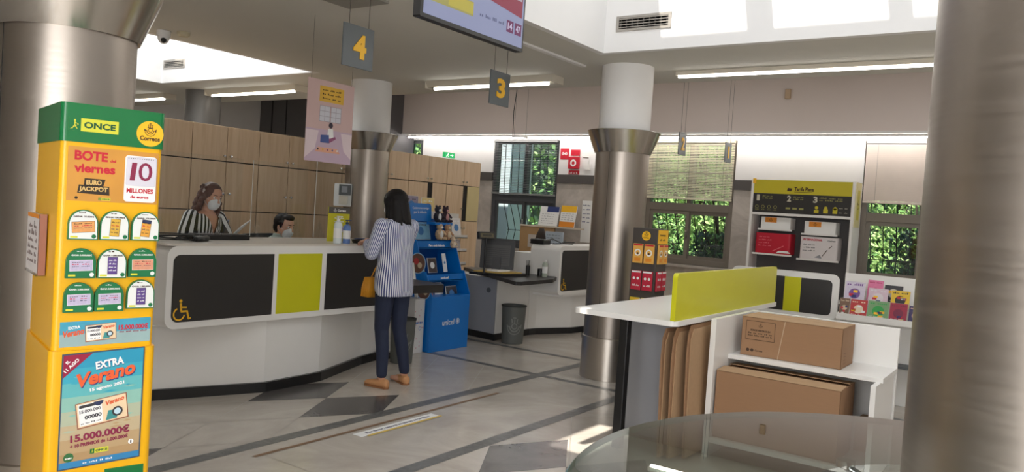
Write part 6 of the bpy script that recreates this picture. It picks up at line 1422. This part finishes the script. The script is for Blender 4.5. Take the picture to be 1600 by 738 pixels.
def clerk_seated():
    B = Body((-6.28, 4.98, 0), math.radians(18))
    t = thing('person', 'seated clerk with short dark hair, white mask and pale grey-green shirt', 'person', (-6.28, 4.98, 0))
    mb = MB(); rows = [(-.04, 0, .50, .17, .12), (-.04, 0, .60, .165, .12), (-.03, 0, .72, .155, .11), (-.01, 0, .86, .17, .115), (.01, 0, .98, .19, .11), (.02, 0, 1.03, .19, .09), (.025, 0, 1.07, .12, .075), (.03, 0, 1.10, .065, .06)]
    torso(mb, B, rows, SKIN); mb.cap(B.P(.03, 0, 1.05), B.P(.06, 0, 1.13), .058, .055, SKIN)
    hc = B.P(.08, 0, 1.205); q, R = head_shape(mb, hc, B.f-B.l*.1+Vector((0, 0, -.18)), Vector((0, 0, 1))+B.f*.15, SKIN, 1.0)
    aL = (B.P(.02, .19, 1.01), B.P(.14, .25, .77), B.P(.36, .14, .80)); aR = (B.P(.02, -.19, 1.01), B.P(.14, -.25, .77), B.P(.36, -.14, .80))
    for a in (aL, aR): arm(mb, *a, SKIN, (.052, .042, .03))
    hand(mb, aL[2], B.f-B.l*.1, (0, 0, -1), SKIN, .6, -1); hand(mb, aR[2], B.f+B.l*.1, (0, 0, -1), SKIN, .6, 1)
    for s in (1, -1):
        mb.cap(B.P(-.02, s*.1, .54), B.P(.42, s*.13, .52), .085, .058, SKIN); mb.cap(B.P(.42, s*.13, .52), B.P(.38, s*.13, .09), .056, .036, SKIN); mb.cap(B.P(.36, s*.13, .035), B.P(.56, s*.14, .028), .03, .024, SKIN)
    fuse(mb, 'body', t, .007, 3, [SKIN])
    S = mat('sage_shirt', (150, 160, 150), .8, var=.06); mb = MB()
    torso(mb, B, [(-.04, 0, .5, .19, .14), (-.04, 0, .62, .185, .14), (-.03, 0, .74, .175, .13), (-.01, 0, .88, .19, .135), (.01, 0, .99, .21, .125), (.02, 0, 1.045, .21, .105), (.025, 0, 1.085, .15, .088), (.03, 0, 1.11, .085, .072)], S)
    for a in (aL, aR): mb.cap(a[0], a[1], .07, .06, S); mb.cap(a[1], a[1].lerp(a[2], .8), .058, .046, S)
    fuse(mb, 'shirt', t, .008, 3, [S])
    mb = MB(); c = B.P(.035, 0, 1.115); mb.rings([(c-Vector((0, 0, .02)), B.l*.075, B.f*.072), (c+Vector((0, 0, .018)), B.l*.066, B.f*.066)], S, 20); build(mb, 'collar', t)
    Tr = mat('navy_trousers', (40, 44, 58), .8); mb = MB(); torso(mb, B, [(-.04, 0, .45, .16, .13), (-.04, 0, .6, .18, .138)], Tr)
    for s in (1, -1): mb.cap(B.P(-.02, s*.1, .54), B.P(.42, s*.13, .52), .10, .075, Tr); mb.cap(B.P(.42, s*.13, .52), B.P(.38, s*.13, .11), .072, .06, Tr)
    fuse(mb, 'trousers', t, .008, 3, [Tr])
    for s in (1, -1):
        mb = MB(); mb.rings([(B.P(.31, s*.13, .03), B.l*.02, Vector((0, 0, .02))), (B.P(.36, s*.13, .045), B.l*.042, Vector((0, 0, .044))), (B.P(.48, s*.135, .035), B.l*.045, Vector((0, 0, .034))), (B.P(.58, s*.14, .022), B.l*.032, Vector((0, 0, .02)))], BLACK, 16); build(mb, 'shoe', t)
    H = mat('short_dark_hair', (28, 22, 20), .6, var=.4, scale=60, bump=.3, spec=.2); mb = MB(); mb.ball(q(-.025, 0, .040), (.098, .084, .090), H, R, 20); mb.ball(q(.03, 0, .092), (.058, .062, .034), H, R, 16); mb.ball(q(-.065, 0, -.01), (.05, .07, .07), H, R, 16)
    for d in (-1, 1): mb.cap(q(.01, d*.07, .04), q(.012, d*.073, -.005), .02, .010, H)
    fuse(mb, 'hair', t, .006, 2, [H])
    face_parts(q, R, t, 1.0, H); mask(q, R, t, 1.0, mat('mask_white', (228, 230, 232), .7))
    # his chair
    t = thing('office_chair', 'black office chair of the seated clerk', 'chair', (-6.4, 4.95, 0))
    Rm = Matrix.Translation(B.P(-.06, 0, 0)) @ Matrix.Rotation(math.radians(18), 4, 'Z')
    mb = MB(Rm); mb.prism(rrect(-.2, .26, -.24, .24, .07), .38, .445, CHAR); build(mb, 'seat', t, .015)
    mb = MB(Rm); mb.prism(rrect(-.27, .27, .55, 1.115, .06), -.02, .02, BLACK); mb.v = [Rm @ Vector(((Rm.inverted() @ v).z-.19, (Rm.inverted() @ v).x+.06, (Rm.inverted() @ v).y)) for v in mb.v]; build(mb, 'backrest', t, .012)
    mb = MB(Rm); mb.cyl((0, 0), .028, .08, .38, CHROME, 14); build(mb, 'gas_stem', t)
    mb = MB(Rm); mb.tube([(-.1, 0, .40), (-.22, 0, .44), (-.22, 0, .62)], .022, BLACK, 8); build(mb, 'back_bar', t)
    for k in range(5):
        a = k*2*PI/5; mb = MB(Rm); mb.tube([(0, 0, .09), (.29*math.cos(a), .29*math.sin(a), .062)], [.025, .015], BLACK, 8); l = build(mb, 'leg', t)
        mb = MB(Rm); mb.ball((.29*math.cos(a), .29*math.sin(a), .029), .028, BLACK, n=12); build(mb, 'caster', l)
clerk_seated()
